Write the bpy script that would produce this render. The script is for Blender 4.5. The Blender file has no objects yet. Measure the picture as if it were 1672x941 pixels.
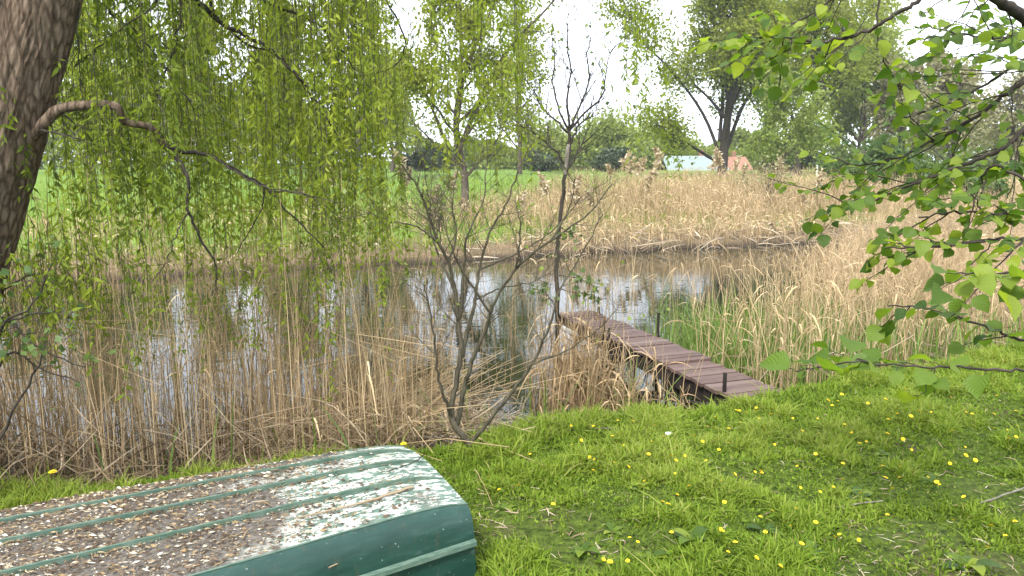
import bpy, math
import numpy as np
from mathutils import Vector

R = math.radians
rng = np.random.default_rng(11)
SC = bpy.context.scene
COL = SC.collection

# ------------------------------------------------------------------ camera, sky, sun, exposure
CAM = np.array([0.0, 0.0, 1.7]); PITCH = R(9.7); FPX = 1200.0
cam_d = bpy.data.cameras.new('camera')
cam = bpy.data.objects.new('camera', cam_d); COL.objects.link(cam)
cam.location = CAM; cam.rotation_euler = (R(90) - PITCH, 0, 0)
cam_d.sensor_width = 36.0; cam_d.lens = 36.0 * FPX / 1672.0
cam_d.clip_start = 0.02; cam_d.clip_end = 3000
SC.camera = cam

SUN_EL, SUN_AZ = 52, 205            # azimuth clockwise from +Y (the view direction)
world = bpy.data.worlds.new('World'); SC.world = world; world.use_nodes = True
nt = world.node_tree; nd = nt.nodes; lk = nt.links
bg = nd['Background']
sky = nd.new('ShaderNodeTexSky'); sky.sky_type = 'NISHITA'; sky.sun_disc = False
sky.sun_elevation = R(SUN_EL); sky.sun_rotation = R(SUN_AZ); sky.air_density = 1.0; sky.dust_density = 4.0
geo = nd.new('ShaderNodeTexCoord')
mp = nd.new('ShaderNodeMapping'); mp.inputs['Scale'].default_value = (1.2, 1.2, 3.5)
noi = nd.new('ShaderNodeTexNoise'); noi.inputs['Scale'].default_value = 1.6; noi.inputs['Detail'].default_value = 5
rmp = nd.new('ShaderNodeValToRGB')
rmp.color_ramp.elements[0].position = 0.3; rmp.color_ramp.elements[0].color = (8.2, 9.0, 10.4, 1)
rmp.color_ramp.elements[1].position = 0.7; rmp.color_ramp.elements[1].color = (10.6, 11.0, 11.6, 1)
mix = nd.new('ShaderNodeMixRGB'); mix.inputs[0].default_value = 0.86      # cloud layer over the blue
lk.new(geo.outputs['Generated'], mp.inputs['Vector']); lk.new(mp.outputs[0], noi.inputs['Vector'])
lk.new(noi.outputs['Fac'], rmp.inputs[0]); lk.new(sky.outputs[0], mix.inputs[1]); lk.new(rmp.outputs[0], mix.inputs[2])
lk.new(mix.outputs[0], bg.inputs['Color']); bg.inputs['Strength'].default_value = 0.06
sun_d = bpy.data.lights.new('sun', 'SUN'); sun_d.energy = 1.5; sun_d.angle = R(14); sun_d.color = (1.0, 0.96, 0.9)
sun = bpy.data.objects.new('sun', sun_d); COL.objects.link(sun)
a, e = R(SUN_AZ), R(SUN_EL)
sdir = Vector((math.sin(a) * math.cos(e), math.cos(a) * math.cos(e), math.sin(e)))
sun.rotation_euler = sdir.to_track_quat('Z', 'Y').to_euler()
SC.view_settings.view_transform = 'Standard'; SC.view_settings.look = 'None'
SC.view_settings.exposure = 2.15; SC.view_settings.gamma = 1; SC.view_settings.use_curve_mapping = False
SC.render.engine = 'CYCLES'
SC.cycles.max_bounces = 7; SC.cycles.diffuse_bounces = 3; SC.cycles.glossy_bounces = 3
SC.cycles.transmission_bounces = 5; SC.cycles.transparent_max_bounces = 4
SC.cycles.caustics_reflective = False; SC.cycles.caustics_refractive = False
try: SC.cycles.use_denoising = True
except Exception: pass

# ------------------------------------------------------------------ helpers
def A(*v): return np.array(v, float)
def W(px, py, Y):
    """point at distance Y ahead of the camera on the sight line of photo pixel (px, py)"""
    xi = (px - 836) / FPX; yi = (py - 470.5) / FPX
    c, s = math.cos(PITCH), math.sin(PITCH)
    d = A(xi, c - yi * s, -s - yi * c)
    return CAM + d * (Y / d[1])
def unit(v): return v / np.maximum(np.linalg.norm(v, axis=-1, keepdims=True), 1e-9)
def smooth(a, b, x):
    t = np.clip((x - a) / (b - a), 0, 1); return t * t * (3 - 2 * t)
_tab = np.random.default_rng(5).random((256, 256))
def vnoise(x, y):
    x = np.asarray(x, float); y = np.asarray(y, float)
    xi = np.floor(x).astype(int); yi = np.floor(y).astype(int); fx = x - xi; fy = y - yi
    fx = fx * fx * (3 - 2 * fx); fy = fy * fy * (3 - 2 * fy)
    g = lambda i, j: _tab[i & 255, j & 255]
    return (g(xi, yi) * (1 - fx) + g(xi + 1, yi) * fx) * (1 - fy) + (g(xi, yi + 1) * (1 - fx) + g(xi + 1, yi + 1) * fx) * fy
def fbm(x, y, o=3):
    s = 0; w = 0.5
    for k in range(o):
        s = s + w * vnoise(x * 2 ** k + 17 * k, y * 2 ** k + 9 * k); w *= 0.5
    return s / (1 - 0.5 ** o)

class Geo:
    def __init__(s): s.v = []; s.q = []; s.t = []; s.rq = []; s.rt = []; s.n = 0; s.uv = []; s.mq = []
    def add(s, V, Q=None, T=None, rnd=None, uv=None, mi=0):
        V = np.asarray(V, float).reshape(-1, 3)
        if Q is not None and len(Q):
            Q = np.asarray(Q, int).reshape(-1, 4); s.q.append(Q + s.n)
            s.rq.append(np.broadcast_to(np.asarray(0.5 if rnd is None else rnd, float), (len(Q),)).copy())
            s.mq.append(np.full(len(Q), mi))
            s.uv.append(np.zeros((len(Q) * 4, 2)) if uv is None else np.asarray(uv, float).reshape(-1, 2))
        s.v.append(V); s.n += len(V)
    def build(s, name, mat, parent=None, smooth_=True, link=True):
        V = np.concatenate(s.v); Q = np.concatenate(s.q)
        me = bpy.data.meshes.new(name)
        me.vertices.add(len(V)); me.vertices.foreach_set('co', V.astype(np.float32).ravel())
        me.loops.add(len(Q) * 4); me.loops.foreach_set('vertex_index', Q.astype(np.int32).ravel())
        me.polygons.add(len(Q)); me.polygons.foreach_set('loop_start', (np.arange(len(Q)) * 4).astype(np.int32))
        at = me.attributes.new('rnd', 'FLOAT', 'FACE'); at.data.foreach_set('value', np.concatenate(s.rq).astype(np.float32))
        ul = me.uv_layers.new(name='UVMap'); ul.data.foreach_set('uv', np.concatenate(s.uv).astype(np.float32).ravel())
        me.polygons.foreach_set('use_smooth', np.full(len(Q), bool(smooth_)))
        mats = mat if isinstance(mat, (list, tuple)) else [mat]
        for m in mats: me.materials.append(m)
        if len(mats) > 1: me.polygons.foreach_set('material_index', np.concatenate(s.mq).astype(np.int32))
        me.update(calc_edges=True); me.validate(clean_customdata=False)
        o = bpy.data.objects.new(name, me); COL.objects.link(o)
        if parent is not None:
            o.parent = parent; o.matrix_parent_inverse.identity()
            o.location = -Vector(parent.location) if parent.type == 'EMPTY' else (0, 0, 0)
        return o

def tubes(g, P, Rd, sides=3, rnd=None, cap=False):
    """N tubes: P (N,K,3), Rd (N,K)"""
    P = np.asarray(P, float); N, K, _ = P.shape; Rd = np.asarray(Rd, float)
    t = np.gradient(P, axis=1); t = unit(t)
    mt = unit(t.mean(axis=1))
    ref = np.where(np.abs(mt[:, 2:3]) > 0.9, A(1, 0, 0)[None], A(0, 0, 1)[None])
    ref = np.broadcast_to(ref[:, None], t.shape)
    u = unit(np.cross(t, ref)); w = np.cross(t, u)
    an = np.arange(sides) * 2 * np.pi / sides
    V = P[:, :, None] + Rd[:, :, None, None] * (np.cos(an)[None, None, :, None] * u[:, :, None] + np.sin(an)[None, None, :, None] * w[:, :, None])
    k = np.arange(K - 1)[:, None] * sides; j = np.arange(sides)[None]
    j2 = (j + 1) % sides
    q = np.stack([k + j, k + j2, k + sides + j2, k + sides + j], -1).reshape(-1, 4)
    Q = (q[None] + (np.arange(N) * K * sides)[:, None, None]).reshape(-1, 4)
    r = None if rnd is None else np.repeat(np.broadcast_to(rnd, (N,)), len(q))
    g.add(V, Q, rnd=r)
def tube(g, pts, r0, r1, sides=6, n=None, rnd=None, wob=0.0, rr=None):
    pts = np.asarray(pts, float); n = n or max(4, len(pts) * 4)
    p = spline(pts, n)
    if wob: p[1:-1] += (rr or rng).normal(0, wob, p[1:-1].shape)
    tubes(g, p[None], (r0 + (r1 - r0) * np.linspace(0, 1, n) ** 0.8)[None], sides, rnd)
    return p
def spline(pts, n):
    pts = np.asarray(pts, float)
    if len(pts) < 3: return pts[0] + (pts[-1] - pts[0]) * np.linspace(0, 1, n)[:, None]
    e = np.concatenate([[2 * pts[0] - pts[1]], pts, [2 * pts[-1] - pts[-2]]])
    t = np.linspace(0, len(pts) - 1 - 1e-6, n); i = t.astype(int); f = (t - i)[:, None]
    p0, p1, p2, p3 = e[i], e[i + 1], e[i + 2], e[i + 3]
    return 0.5 * (2 * p1 + (p2 - p0) * f + (2 * p0 - 5 * p1 + 4 * p2 - p3) * f ** 2 + (3 * p1 - p0 - 3 * p2 + p3) * f ** 3)
def ribbons(g, P, Wd, side, rnd=None):
    P = np.asarray(P, float); N, K, _ = P.shape
    s = unit(np.asarray(side, float))[:, None]
    V = np.stack([P - s * Wd[..., None], P + s * Wd[..., None]], 2)
    k = np.arange(K - 1) * 2
    q = np.stack([k, k + 1, k + 3, k + 2], -1)
    Q = (q[None] + (np.arange(N) * K * 2)[:, None, None]).reshape(-1, 4)
    g.add(V, Q, rnd=None if rnd is None else np.repeat(np.broadcast_to(rnd, (N,)), K - 1))
def leaves(g, B, D, L, Wd, rnd, rr=None, wide=0.45, fold=0.15):
    """N one-quad pointed leaves at B heading D"""
    rr = rr or rng; N = len(B); D = unit(D)
    s = unit(np.cross(D, unit(rr.normal(size=(N, 3))))); nrm = np.cross(D, s)
    L = np.broadcast_to(L, (N,))[:, None]; Wd = np.broadcast_to(Wd, (N,))[:, None]
    m = B + D * L * wide
    V = np.stack([B, m + s * Wd - nrm * Wd * fold, B + D * L - nrm * L * 0.1, m - s * Wd - nrm * Wd * fold], 1)
    g.add(V, np.arange(N * 4).reshape(N, 4), rnd=rnd)

def sph(n, rr): return unit(rr.normal(size=(n, 3)))
def box(g, c, ax, ay, az, rnd=None):
    c = np.asarray(c, float); ax, ay, az = map(lambda v: np.asarray(v, float), (ax, ay, az))
    V = [c + i * ax + j * ay + k * az for k in (-.5, .5) for j in (-.5, .5) for i in (-.5, .5)]
    g.add(V, [[0, 2, 3, 1], [4, 5, 7, 6], [0, 1, 5, 4], [2, 6, 7, 3], [0, 4, 6, 2], [1, 3, 7, 5]], rnd=rnd)
def empty(name, loc, label, cat, group=None):
    o = bpy.data.objects.new(name, None); COL.objects.link(o); o.location = Vector(loc); o.empty_display_size = 0.1
    tag(o, label, cat, group); return o
def tag(o, label=None, cat=None, group=None, kind=None):
    if label: o['label'] = label
    if cat: o['category'] = cat
    if group: o['group'] = group
    if kind: o['kind'] = kind
    return o

# ------------------------------------------------------------------ materials
def newmat(name):
    m = bpy.data.materials.new(name); m.use_nodes = True
    n = m.node_tree.nodes; b = n['Principled BSDF']; return m, n, m.node_tree.links, b
def ramp(n, cols):
    r = n.new('ShaderNodeValToRGB'); el = r.color_ramp.elements
    for i, (p, c) in enumerate(cols):
        x = el[i] if i < 2 else el.new(p)
        x.position = p; x.color = (*c, 1)
    return r
def noise(n, l, scale, detail=4, coord=None, rough=0.6):
    t = n.new('ShaderNodeTexNoise'); t.inputs['Scale'].default_value = scale; t.inputs['Detail'].default_value = detail
    t.inputs['Roughness'].default_value = rough
    if coord is not None: l.new(coord, t.inputs['Vector'])
    return t
def coords(n, l, scale=(1, 1, 1), out='Object', rot=(0, 0, 0)):
    c = n.new('ShaderNodeTexCoord'); m = n.new('ShaderNodeMapping'); m.inputs['Scale'].default_value = scale; m.inputs['Rotation'].default_value = rot
    l.new(c.outputs[out], m.inputs['Vector']); return m.outputs[0]
def bump(n, l, b, h, strength, dist):
    x = n.new('ShaderNodeBump'); x.inputs['Strength'].default_value = strength; x.inputs['Distance'].default_value = dist
    l.new(h, x.inputs['Height']); l.new(x.outputs[0], b.inputs['Normal']); return x
def mixc(n, l, f, c1, c2):
    m = n.new('ShaderNodeMixRGB')
    for i, v in ((0, f), (1, c1), (2, c2)):
        if hasattr(v, 'is_linked'): l.new(v, m.inputs[i])
        else: m.inputs[i].default_value = v if i == 0 else (*v, 1)
    return m.outputs[0]
def leafmat(name, cols, trans=0.4, rough=0.5, spec=0.3, tcol=1.5):
    m, n, l, b = newmat(name)
    at = n.new('ShaderNodeAttribute'); at.attribute_name = 'rnd'
    r = ramp(n, [(i / max(1, len(cols) - 1), c) for i, c in enumerate(cols)])
    l.new(at.outputs['Fac'], r.inputs[0]); l.new(r.outputs[0], b.inputs['Base Color'])
    b.inputs['Roughness'].default_value = rough; b.inputs['Specular IOR Level'].default_value = spec
    if trans > 0:
        tr = n.new('ShaderNodeBsdfTranslucent'); mx = n.new('ShaderNodeMixShader'); mx.inputs[0].default_value = trans
        g = n.new('ShaderNodeMixRGB'); g.blend_type = 'MULTIPLY'; g.inputs[0].default_value = 1
        g.inputs[2].default_value = (tcol, tcol, tcol * 0.6, 1); l.new(r.outputs[0], g.inputs[1]); l.new(g.outputs[0], tr.inputs['Color'])
        l.new(b.outputs[0], mx.inputs[1]); l.new(tr.outputs[0], mx.inputs[2]); l.new(mx.outputs[0], n['Material Output'].inputs['Surface'])
    return m
def barkmat(name, c0, c1, scale=(14, 14, 3), strength=0.6, dist=0.01):
    m, n, l, b = newmat(name)
    co = coords(n, l, scale); t = noise(n, l, 1.0, 6, co, 0.65)
    r = ramp(n, [(0.35, c0), (0.65, c1)]); l.new(t.outputs['Fac'], r.inputs[0]); l.new(r.outputs[0], b.inputs['Base Color'])
    b.inputs['Roughness'].default_value = 0.9; b.inputs['Specular IOR Level'].default_value = 0.15
    bump(n, l, b, t.outputs['Fac'], strength, dist); return m

M = {}
M['willow'] = leafmat('willow_leaf', [(.06, .095, .012), (.19, .25, .028), (.35, .39, .055)], 0.5, .6, .15)
M['poplar'] = leafmat('poplar_leaf', [(.09, .115, .02), (.185, .22, .035), (.29, .31, .06)], 0.5, .7, .1)
M['fresh'] = leafmat('fresh_leaf', [(.12, .17, .035), (.19, .24, .05), (.26, .29, .08)], 0.4)
M['budding'] = leafmat('budding_leaf', [(.16, .15, .075), (.23, .215, .11), (.29, .27, .15)], 0.3)
M['farleaf'] = leafmat('distant_leaf', [(.10, .13, .035), (.18, .225, .055), (.26, .3, .085)], 0.5, .7, .1)
M['dark'] = leafmat('evergreen_leaf', [(.025, .04, .02), (.045, .07, .03), (.07, .1, .04)], 0.2)
M['bush'] = leafmat('bush_leaf', [(.05, .09, .025), (.085, .14, .035), (.13, .19, .05)], 0.35)
M['hazel'] = leafmat('hazel_leaf', [(.035, .08, .01), (.11, .18, .018), (.24, .3, .028)], 0.5, 0.45, 0.35, 1.7)
M['grass'] = leafmat('grass_blade', [(.034, .066, .006), (.095, .16, .012), (.175, .25, .024), (.27, .27, .08)], 0.35, .6, .15)
M['reed'] = leafmat('dry_reed', [(.17, .115, .06), (.34, .24, .13), (.47, .345, .195), (.58, .46, .29)], 0.15, 0.7, 0.2, 1.2)
M['greenreed'] = leafmat('green_reed_blade', [(.08, .14, .03), (.13, .2, .04), (.2, .26, .06)], 0.35)
M['litter'] = leafmat('reed_litter', [(.1, .07, .045), (.22, .16, .1), (.36, .29, .2), (.5, .44, .34)], 0.1, 0.8, 0.1, 1.2)
M['plume'] = leafmat('reed_plume', [(.3, .235, .15), (.45, .365, .25), (.56, .48, .36)], 0.3, 0.9, 0.05, 1.2)
M['bark'] = barkmat('grey_bark', (.045, .036, .028), (.13, .105, .08))
M['darkbark'] = barkmat('dark_bark', (.02, .017, .014), (.06, .05, .04), (20, 20, 5))
M['palebark'] = barkmat('pale_bark', (.10, .09, .075), (.27, .24, .2), (20, 20, 5))
M['shrubbark'] = barkmat('green_grey_bark', (.035, .031, .02), (.1, .088, .06), (30, 30, 8), 0.4, 0.004)

# ------------------------------------------------------------------ the ground, one sheet
NBX = A(-60, -12, -5, -2.7, -2.1, -1.2, -.3, .26, 1.9, 3.2, 4.9, 9, 20, 60); NBY = A(-22, .2, 2.6, 3.62, 3.8, 4.05, 4.38, 4.68, 5.2, 5.95, 6.9, 9.2, 15, 34)
FBX = A(-60, -30, -7.5, 1.7, 6.8, 15, 40, 90); FBY = A(-8, 4.6, 13.9, 17.7, 19.7, 23.2, 34, 55)
def nb(x): return np.interp(x, NBX, NBY)
def fb(x): return np.interp(x, FBX, FBY)
def zg(x, y, rough=True):
    x = np.asarray(x, float); y = np.asarray(y, float)
    wob = (fbm(x * 1.3, y * 1.3) - .5) * .35
    dn = (y - nb(x)) * .93 + wob; df = (y - fb(x)) * .92 + wob * 2
    near = -.07 * smooth(-1.3, 0, dn) - .85 * smooth(-.02, 1.15, dn)
    far = -.9 + .62 * smooth(-.5, .35, df) + .2 * smooth(.3, 3, df) + .85 * smooth(3, 40, df) + .0 * df
    z = np.where(dn < 3, near, np.maximum(-.92, far))
    lump = (fbm(x * 2.2 + 3, y * 2.2) - .5) * .09 + (vnoise(x * 9, y * 9) - .5) * .02
    return z + lump * (1 if rough else 0)
def hit(px, py):
    a_, b_ = 0.5, 200.0
    for Y in np.concatenate([np.arange(1.5, 12, .02), np.arange(12, 150, .2)]):
        p = W(px, py, Y)
        if Y < 9 and p[1] > nb(p[0]) - .12 and p[2] < .3: return A(p[0], nb(p[0]) - .12, float(zg(p[0], nb(p[0]) - .12)))
        if p[2] <= zg(p[0], p[1]): return A(p[0], p[1], float(zg(p[0], p[1])))
    return W(px, py, 150)

def graded(lo, hi, fine_lo, fine_hi, step, growth=1.12):
    c = list(np.arange(fine_lo, fine_hi, step)); s = step; x = c[-1]
    while x < hi: s *= growth; x += s; c.append(x)
    s = step; x = c[0]
    while x > lo: s *= growth; x -= s; c.insert(0, x)
    return np.array(c)
gx = graded(-900, 900, -4.5, 6.5, .05, 1.1); gy = graded(-60, 1200, 1.5, 8.5, .05, 1.08)
XX, YY = np.meshgrid(gx, gy); ZZ = zg(XX, YY)
g = Geo(); nx = len(gx); ny = len(gy)
i, j = np.meshgrid(np.arange(nx - 1), np.arange(ny - 1)); q0 = (j * nx + i).ravel()
g.add(np.stack([XX, YY, ZZ], -1), np.stack([q0, q0 + 1, q0 + nx + 1, q0 + nx], -1))
m, n, l, b = newmat('grassy_ground')
cx = n.new('ShaderNodeNewGeometry')
t1 = noise(n, l, 1.3, 5, cx.outputs['Position']); t2 = noise(n, l, 26, 5, cx.outputs['Position']); t3 = noise(n, l, 0.12, 3, cx.outputs['Position'])
soil = ramp(n, [(.3, (.05, .036, .024)), (.7, (.12, .09, .06))]); l.new(t2.outputs['Fac'], soil.inputs[0])
moss = ramp(n, [(.35, (.022, .034, .007)), (.65, (.08, .115, .018))]); l.new(t2.outputs['Fac'], moss.inputs[0])
mk = ramp(n, [(.28, (0, 0, 0)), (.44, (1, 1, 1))]); l.new(t1.outputs['Fac'], mk.inputs[0])
mead = ramp(n, [(.3, (.075, .14, .02)), (.7, (.14, .21, .035))])
t4 = noise(n, l, 1.2, 6, cx.outputs['Position']); l.new(t4.outputs['Fac'], mead.inputs[0])
sep = n.new('ShaderNodeSeparateXYZ'); l.new(cx.outputs['Position'], sep.inputs[0])
far_m = n.new('ShaderNodeMapRange'); far_m.inputs[1].default_value = 11; far_m.inputs[2].default_value = 16; l.new(sep.outputs['Y'], far_m.inputs[0])
wet = n.new('ShaderNodeMapRange'); wet.inputs[1].default_value = -.36; wet.inputs[2].default_value = -.46; l.new(sep.outputs['Z'], wet.inputs[0])
c = mixc(n, l, mk.outputs[0], soil.outputs[0], moss.outputs[0]); c = mixc(n, l, far_m.outputs[0], c, mead.outputs[0])
bnk = n.new('ShaderNodeMapRange'); bnk.inputs[1].default_value = -.10; bnk.inputs[2].default_value = -.26
zn = n.new('ShaderNodeMath'); zn.operation = 'MULTIPLY_ADD'; zn.inputs[1].default_value = -.25; l.new(t1.outputs['Fac'], zn.inputs[0]); zz_ = n.new('ShaderNodeMath'); zz_.operation = 'ADD'; zz_.inputs[1].default_value = .12; l.new(sep.outputs['Z'], zz_.inputs[0]); l.new(zz_.outputs[0], zn.inputs[2]); l.new(zn.outputs[0], bnk.inputs[0])
straw = ramp(n, [(.3, (.07, .052, .03)), (.7, (.2, .15, .09))]); l.new(t2.outputs['Fac'], straw.inputs[0])
c = mixc(n, l, bnk.outputs[0], c, straw.outputs[0]); c = mixc(n, l, wet.outputs[0], c, (.045, .034, .024)); l.new(c, b.inputs['Base Color'])
b.inputs['Roughness'].default_value = .95; b.inputs['Specular IOR Level'].default_value = .1
bump(n, l, b, t2.outputs['Fac'], .8, .02)
tag(g.build('ground', m), kind='structure')

# ------------------------------------------------------------------ the water
WZ = -.5
g = Geo(); g.add([(-300, -120, WZ), (300, -120, WZ), (300, 120, WZ), (-300, 120, WZ)], [[0, 1, 2, 3]])
m, n, l, b = newmat('pond_water')
b.inputs['Base Color'].default_value = (.012, .014, .009, 1); b.inputs['Roughness'].default_value = .03; b.inputs['IOR'].default_value = 1.38
co = coords(n, l, (1, 1, 1), 'Object', (0, 0, R(-22)))
mpp = n.new('ShaderNodeMapping'); mpp.inputs['Scale'].default_value = (1.0, 3.2, 1); l.new(co, mpp.inputs['Vector'])
w1 = noise(n, l, 1.1, 3, mpp.outputs[0]); w2 = noise(n, l, .22, 2, co)
mul = n.new('ShaderNodeMath'); mul.operation = 'MULTIPLY'; l.new(w1.outputs['Fac'], mul.inputs[0]); l.new(w2.outputs['Fac'], mul.inputs[1])
bump(n, l, b, mul.outputs[0], .15, .04)
tag(g.build('pond_water', m), kind='structure')

# ------------------------------------------------------------------ trees: skeleton, twigs, leaf clumps
def subtwigs(g, poly, r, n, length, rr, anchors, lift=.3, sides=4, t0=.25, depth=1, spreadz=1.0):
    K = len(poly)
    for k in range(n):
        t = t0 + (1 - t0) * rr.random(); i = min(K - 2, int(t * (K - 1)))
        p = poly[i] + (poly[i + 1] - poly[i]) * (t * (K - 1) - i); d = unit(poly[i + 1] - poly[i])
        s = sph(1, rr)[0] * A(1, 1, spreadz); s = s - d * (s @ d); s = unit(s)
        L = length * (.55 + .7 * rr.random()) * (1.15 - .6 * t)
        dd = unit(d * .55 + s * .8 + A(0, 0, lift)); d2 = unit(dd + A(0, 0, lift * .6) + rr.normal(0, .2, 3))
        pts = [p, p + dd * L * .35, p + dd * L * .6 + d2 * L * .15, p + dd * L * .6 + d2 * L * .5]
        pl = tube(g, pts, r * (.55 - .25 * t), r * .06, sides, 7)
        anchors.append(pl[2:])
        if depth > 0: subtwigs(g, pl, r * .4, max(2, n // 2), length * .5, rr, anchors, lift, 3, .2, depth - 1, spreadz)
def crown(g, anchors, n, sig, size, rr, droop=-.2, aspect=.42, rlo=0., rhi=1.):
    P = np.concatenate(anchors)
    # uneven clumps: some anchors carry far more leaves than others
    wts = rr.random(len(P)) ** 2.2 + .04; ix = rr.choice(len(P), n, p=wts / wts.sum())
    B = P[ix] + rr.normal(0, sig, (n, 3)) * A(1, 1, .8)
    D = sph(n, rr) + A(0, 0, droop)
    tone = rlo + (rhi - rlo) * np.clip(.25 * rr.random(len(P))[ix] + .75 * rr.random(n), 0, 1)
    L = size * (.6 + .8 * rr.random(n))
    leaves(g, B, D, L, L * aspect, tone, rr)
def tree(name, label, cat, group, base, H, r, seed, leaf='poplar', bark='bark', nl=16, spread=.3, t0=.25, up=.8, nleaf=9000, lsize=.3, sig=.35,
         lean=(0, 0), sub=6, droop=-.2, limbs=None, forks=1, prof=None, depth=1, rlo=0., rhi=1., sinuous=.02, topr=.15):
    rr = np.random.default_rng(seed); base = np.asarray(base, float)
    root = empty(name, base, label, cat, group)
    gt = Geo(); gl = Geo(); anchors = []
    mains = []
    for f in range(forks):
        off = A(0, 0) if forks == 1 else A(math.cos(f * 6.283 / forks + seed), math.sin(f * 6.283 / forks + seed)) * .22
        top = base + A((lean[0] + off[0]) * H, (lean[1] + off[1]) * H, H * (1 - .1 * rr.random()))
        pts = [base + A(0, 0, -.3)] + [base + (top - base) * t + A(*rr.normal(0, sinuous * H, 2), 0) * (1 if t < 1 else 0) - A(*off, 0) * H * .35 * math.sin(t * math.pi) for t in (.15, .35, .55, .78, 1)]
        mains.append(tube(gt, pts, r * (1 if forks == 1 else .75), r * topr, 9, 26))
    if limbs:
        for pts, r0, r1 in limbs:
            pl = tube(gt, pts, r0, r1, 6, 16, wob=.01, rr=rr); anchors.append(pl[6:]); subtwigs(gt, pl, r0, sub + 3, spread * H * .4, rr, anchors, .35, depth=depth)
    for k in range(nl):
        mp_ = mains[k % forks]; t = t0 + (.97 - t0) * (k + rr.random()) / nl
        i = min(len(mp_) - 2, int(t * 25)); p = mp_[i]
        az = k * 2.4 + rr.random() * 1.2
        pf = prof(t) if prof else (1.15 - .75 * t)
        L = spread * H * pf * (.7 + .6 * rr.random())
        d = unit(A(math.cos(az), math.sin(az), up + .5 * t)); d2 = unit(d + A(0, 0, .5))
        pl = tube(gt, [p, p + d * L * .4, p + d * L * .7 + d2 * L * .05, p + d * L * .7 + d2 * L * .4], r * .42 * (1.1 - .7 * t), r * .05, 5, 10, wob=.01 * L, rr=rr)
        anchors.append(pl[4:]); subtwigs(gt, pl, r * .25, sub, L * .5, rr, anchors, .3, depth=depth)
    for mp_ in mains: anchors.append(mp_[21:])
    gt.build('trunk', M[bark], root)
    if nleaf:
        crown(gl, anchors, nleaf, sig, lsize, rr, droop, rlo=rlo, rhi=rhi); gl.build('crown', M[leaf], root, False)
    return root
def bush(name, label, cat, group, base, rx, rz, seed, leaf='bush', nleaf=5000, lsize=.2, bark='bark', stems=14, sig=.16, rlo=0, rhi=1., r=.03):
    rr = np.random.default_rng(seed); base = np.asarray(base, float); root = empty(name, base, label, cat, group)
    gt = Geo(); gl = Geo(); an = []
    for k in range(stems):
        az = rr.random() * 6.283; q = rr.random() ** .6
        top = base + A(math.cos(az) * rx * q, math.sin(az) * rx * q, rz * (1.0 - .55 * q * q) * (.75 + .3 * rr.random()))
        mid = base + (top - base) * .5 + A(0, 0, rz * .12)
        pl = tube(gt, [base + A(rr.normal(0, .08), rr.normal(0, .08), -.1), mid, top], r, r * .15, 4, 9)
        an.append(pl[2:]); subtwigs(gt, pl, r * .6, 5, rz * .4, rr, an, .2, 3)
    gt.build('stems', M[bark], root)
    if nleaf: crown(gl, an, nleaf, sig, lsize, rr, rlo=rlo, rhi=rhi); gl.build('leaves', M[leaf], root, False)
    return root
def onground(px, Y, dz=0):
    p = W(px, 300, Y); return A(p[0], Y, float(zg(p[0], Y, False)) + dz)

# -- far treeline behind the meadow
tree('poplar_tree', 'tall poplar with straight grey trunk behind the right edge of the hanging willow shoots', 'tree', 'trees across the meadow', onground(575, 46), 21, .30, 21, nl=26, spread=.15, t0=.18, nleaf=7500, lsize=.24, sig=.4, up=1.1)
tree('poplar_tree', 'tall poplar far behind the middle of the willow curtain, left of the straight grey trunk', 'tree', 'trees across the meadow', onground(470, 62), 14, .28, 22, nl=26, spread=.23, t0=.08, nleaf=10000, lsize=.3, sig=.5, up=1.0)
tree('poplar_tree', 'poplar far behind the willow curtain, above the end of the crooked willow branch', 'tree', 'trees across the meadow', onground(335, 66), 15, .3, 23, nl=26, spread=.24, t0=.08, nleaf=11000, lsize=.3, sig=.5, up=1.0)
tree('poplar_tree', 'poplar far behind the willow, just right of its thick leaning trunk', 'tree', 'trees across the meadow', onground(150, 58), 16, .3, 24, nl=26, spread=.25, t0=.08, nleaf=11000, lsize=.3, sig=.5, up=.9)
tree('poplar_tree', 'poplar far behind, hidden at the left by the thick willow trunk', 'tree', 'trees across the meadow', onground(20, 64), 15, .3, 25, nl=18, spread=.26, t0=.2, nleaf=9000, lsize=.4, sig=.5, up=.9)
tree('poplar_tree', 'slender poplar far behind the crooked willow branch, beside the taller poplar', 'tree', 'trees across the meadow', onground(235, 80), 16, .26, 26, nl=20, spread=.24, t0=.15, nleaf=7000, lsize=.36, sig=.6, up=.9)
tree('poplar_tree', 'slender poplar between the straight grey trunk and the leafy bank tree', 'tree', 'trees across the meadow', onground(640, 74), 12, .24, 27, nl=20, spread=.2, t0=.15, nleaf=4500, lsize=.28, sig=.5, up=1.0)
tree('poplar_tree', 'airy poplar in thin leaf just left of the slim bare jetty tree', 'tree', 'trees across the meadow', onground(848, 60), 17, .22, 28, nl=20, spread=.17, t0=.12, nleaf=6500, lsize=.2, sig=.5, up=1.0)
tree('poplar_tree', 'tall airy poplar behind the leaning trunk at right, above the rounded pale tree', 'tree', 'trees across the meadow', onground(1405, 84), 25, .3, 29, nl=24, spread=.2, t0=.12, nleaf=12000, lsize=.26, sig=.6, up=1.0)
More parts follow.
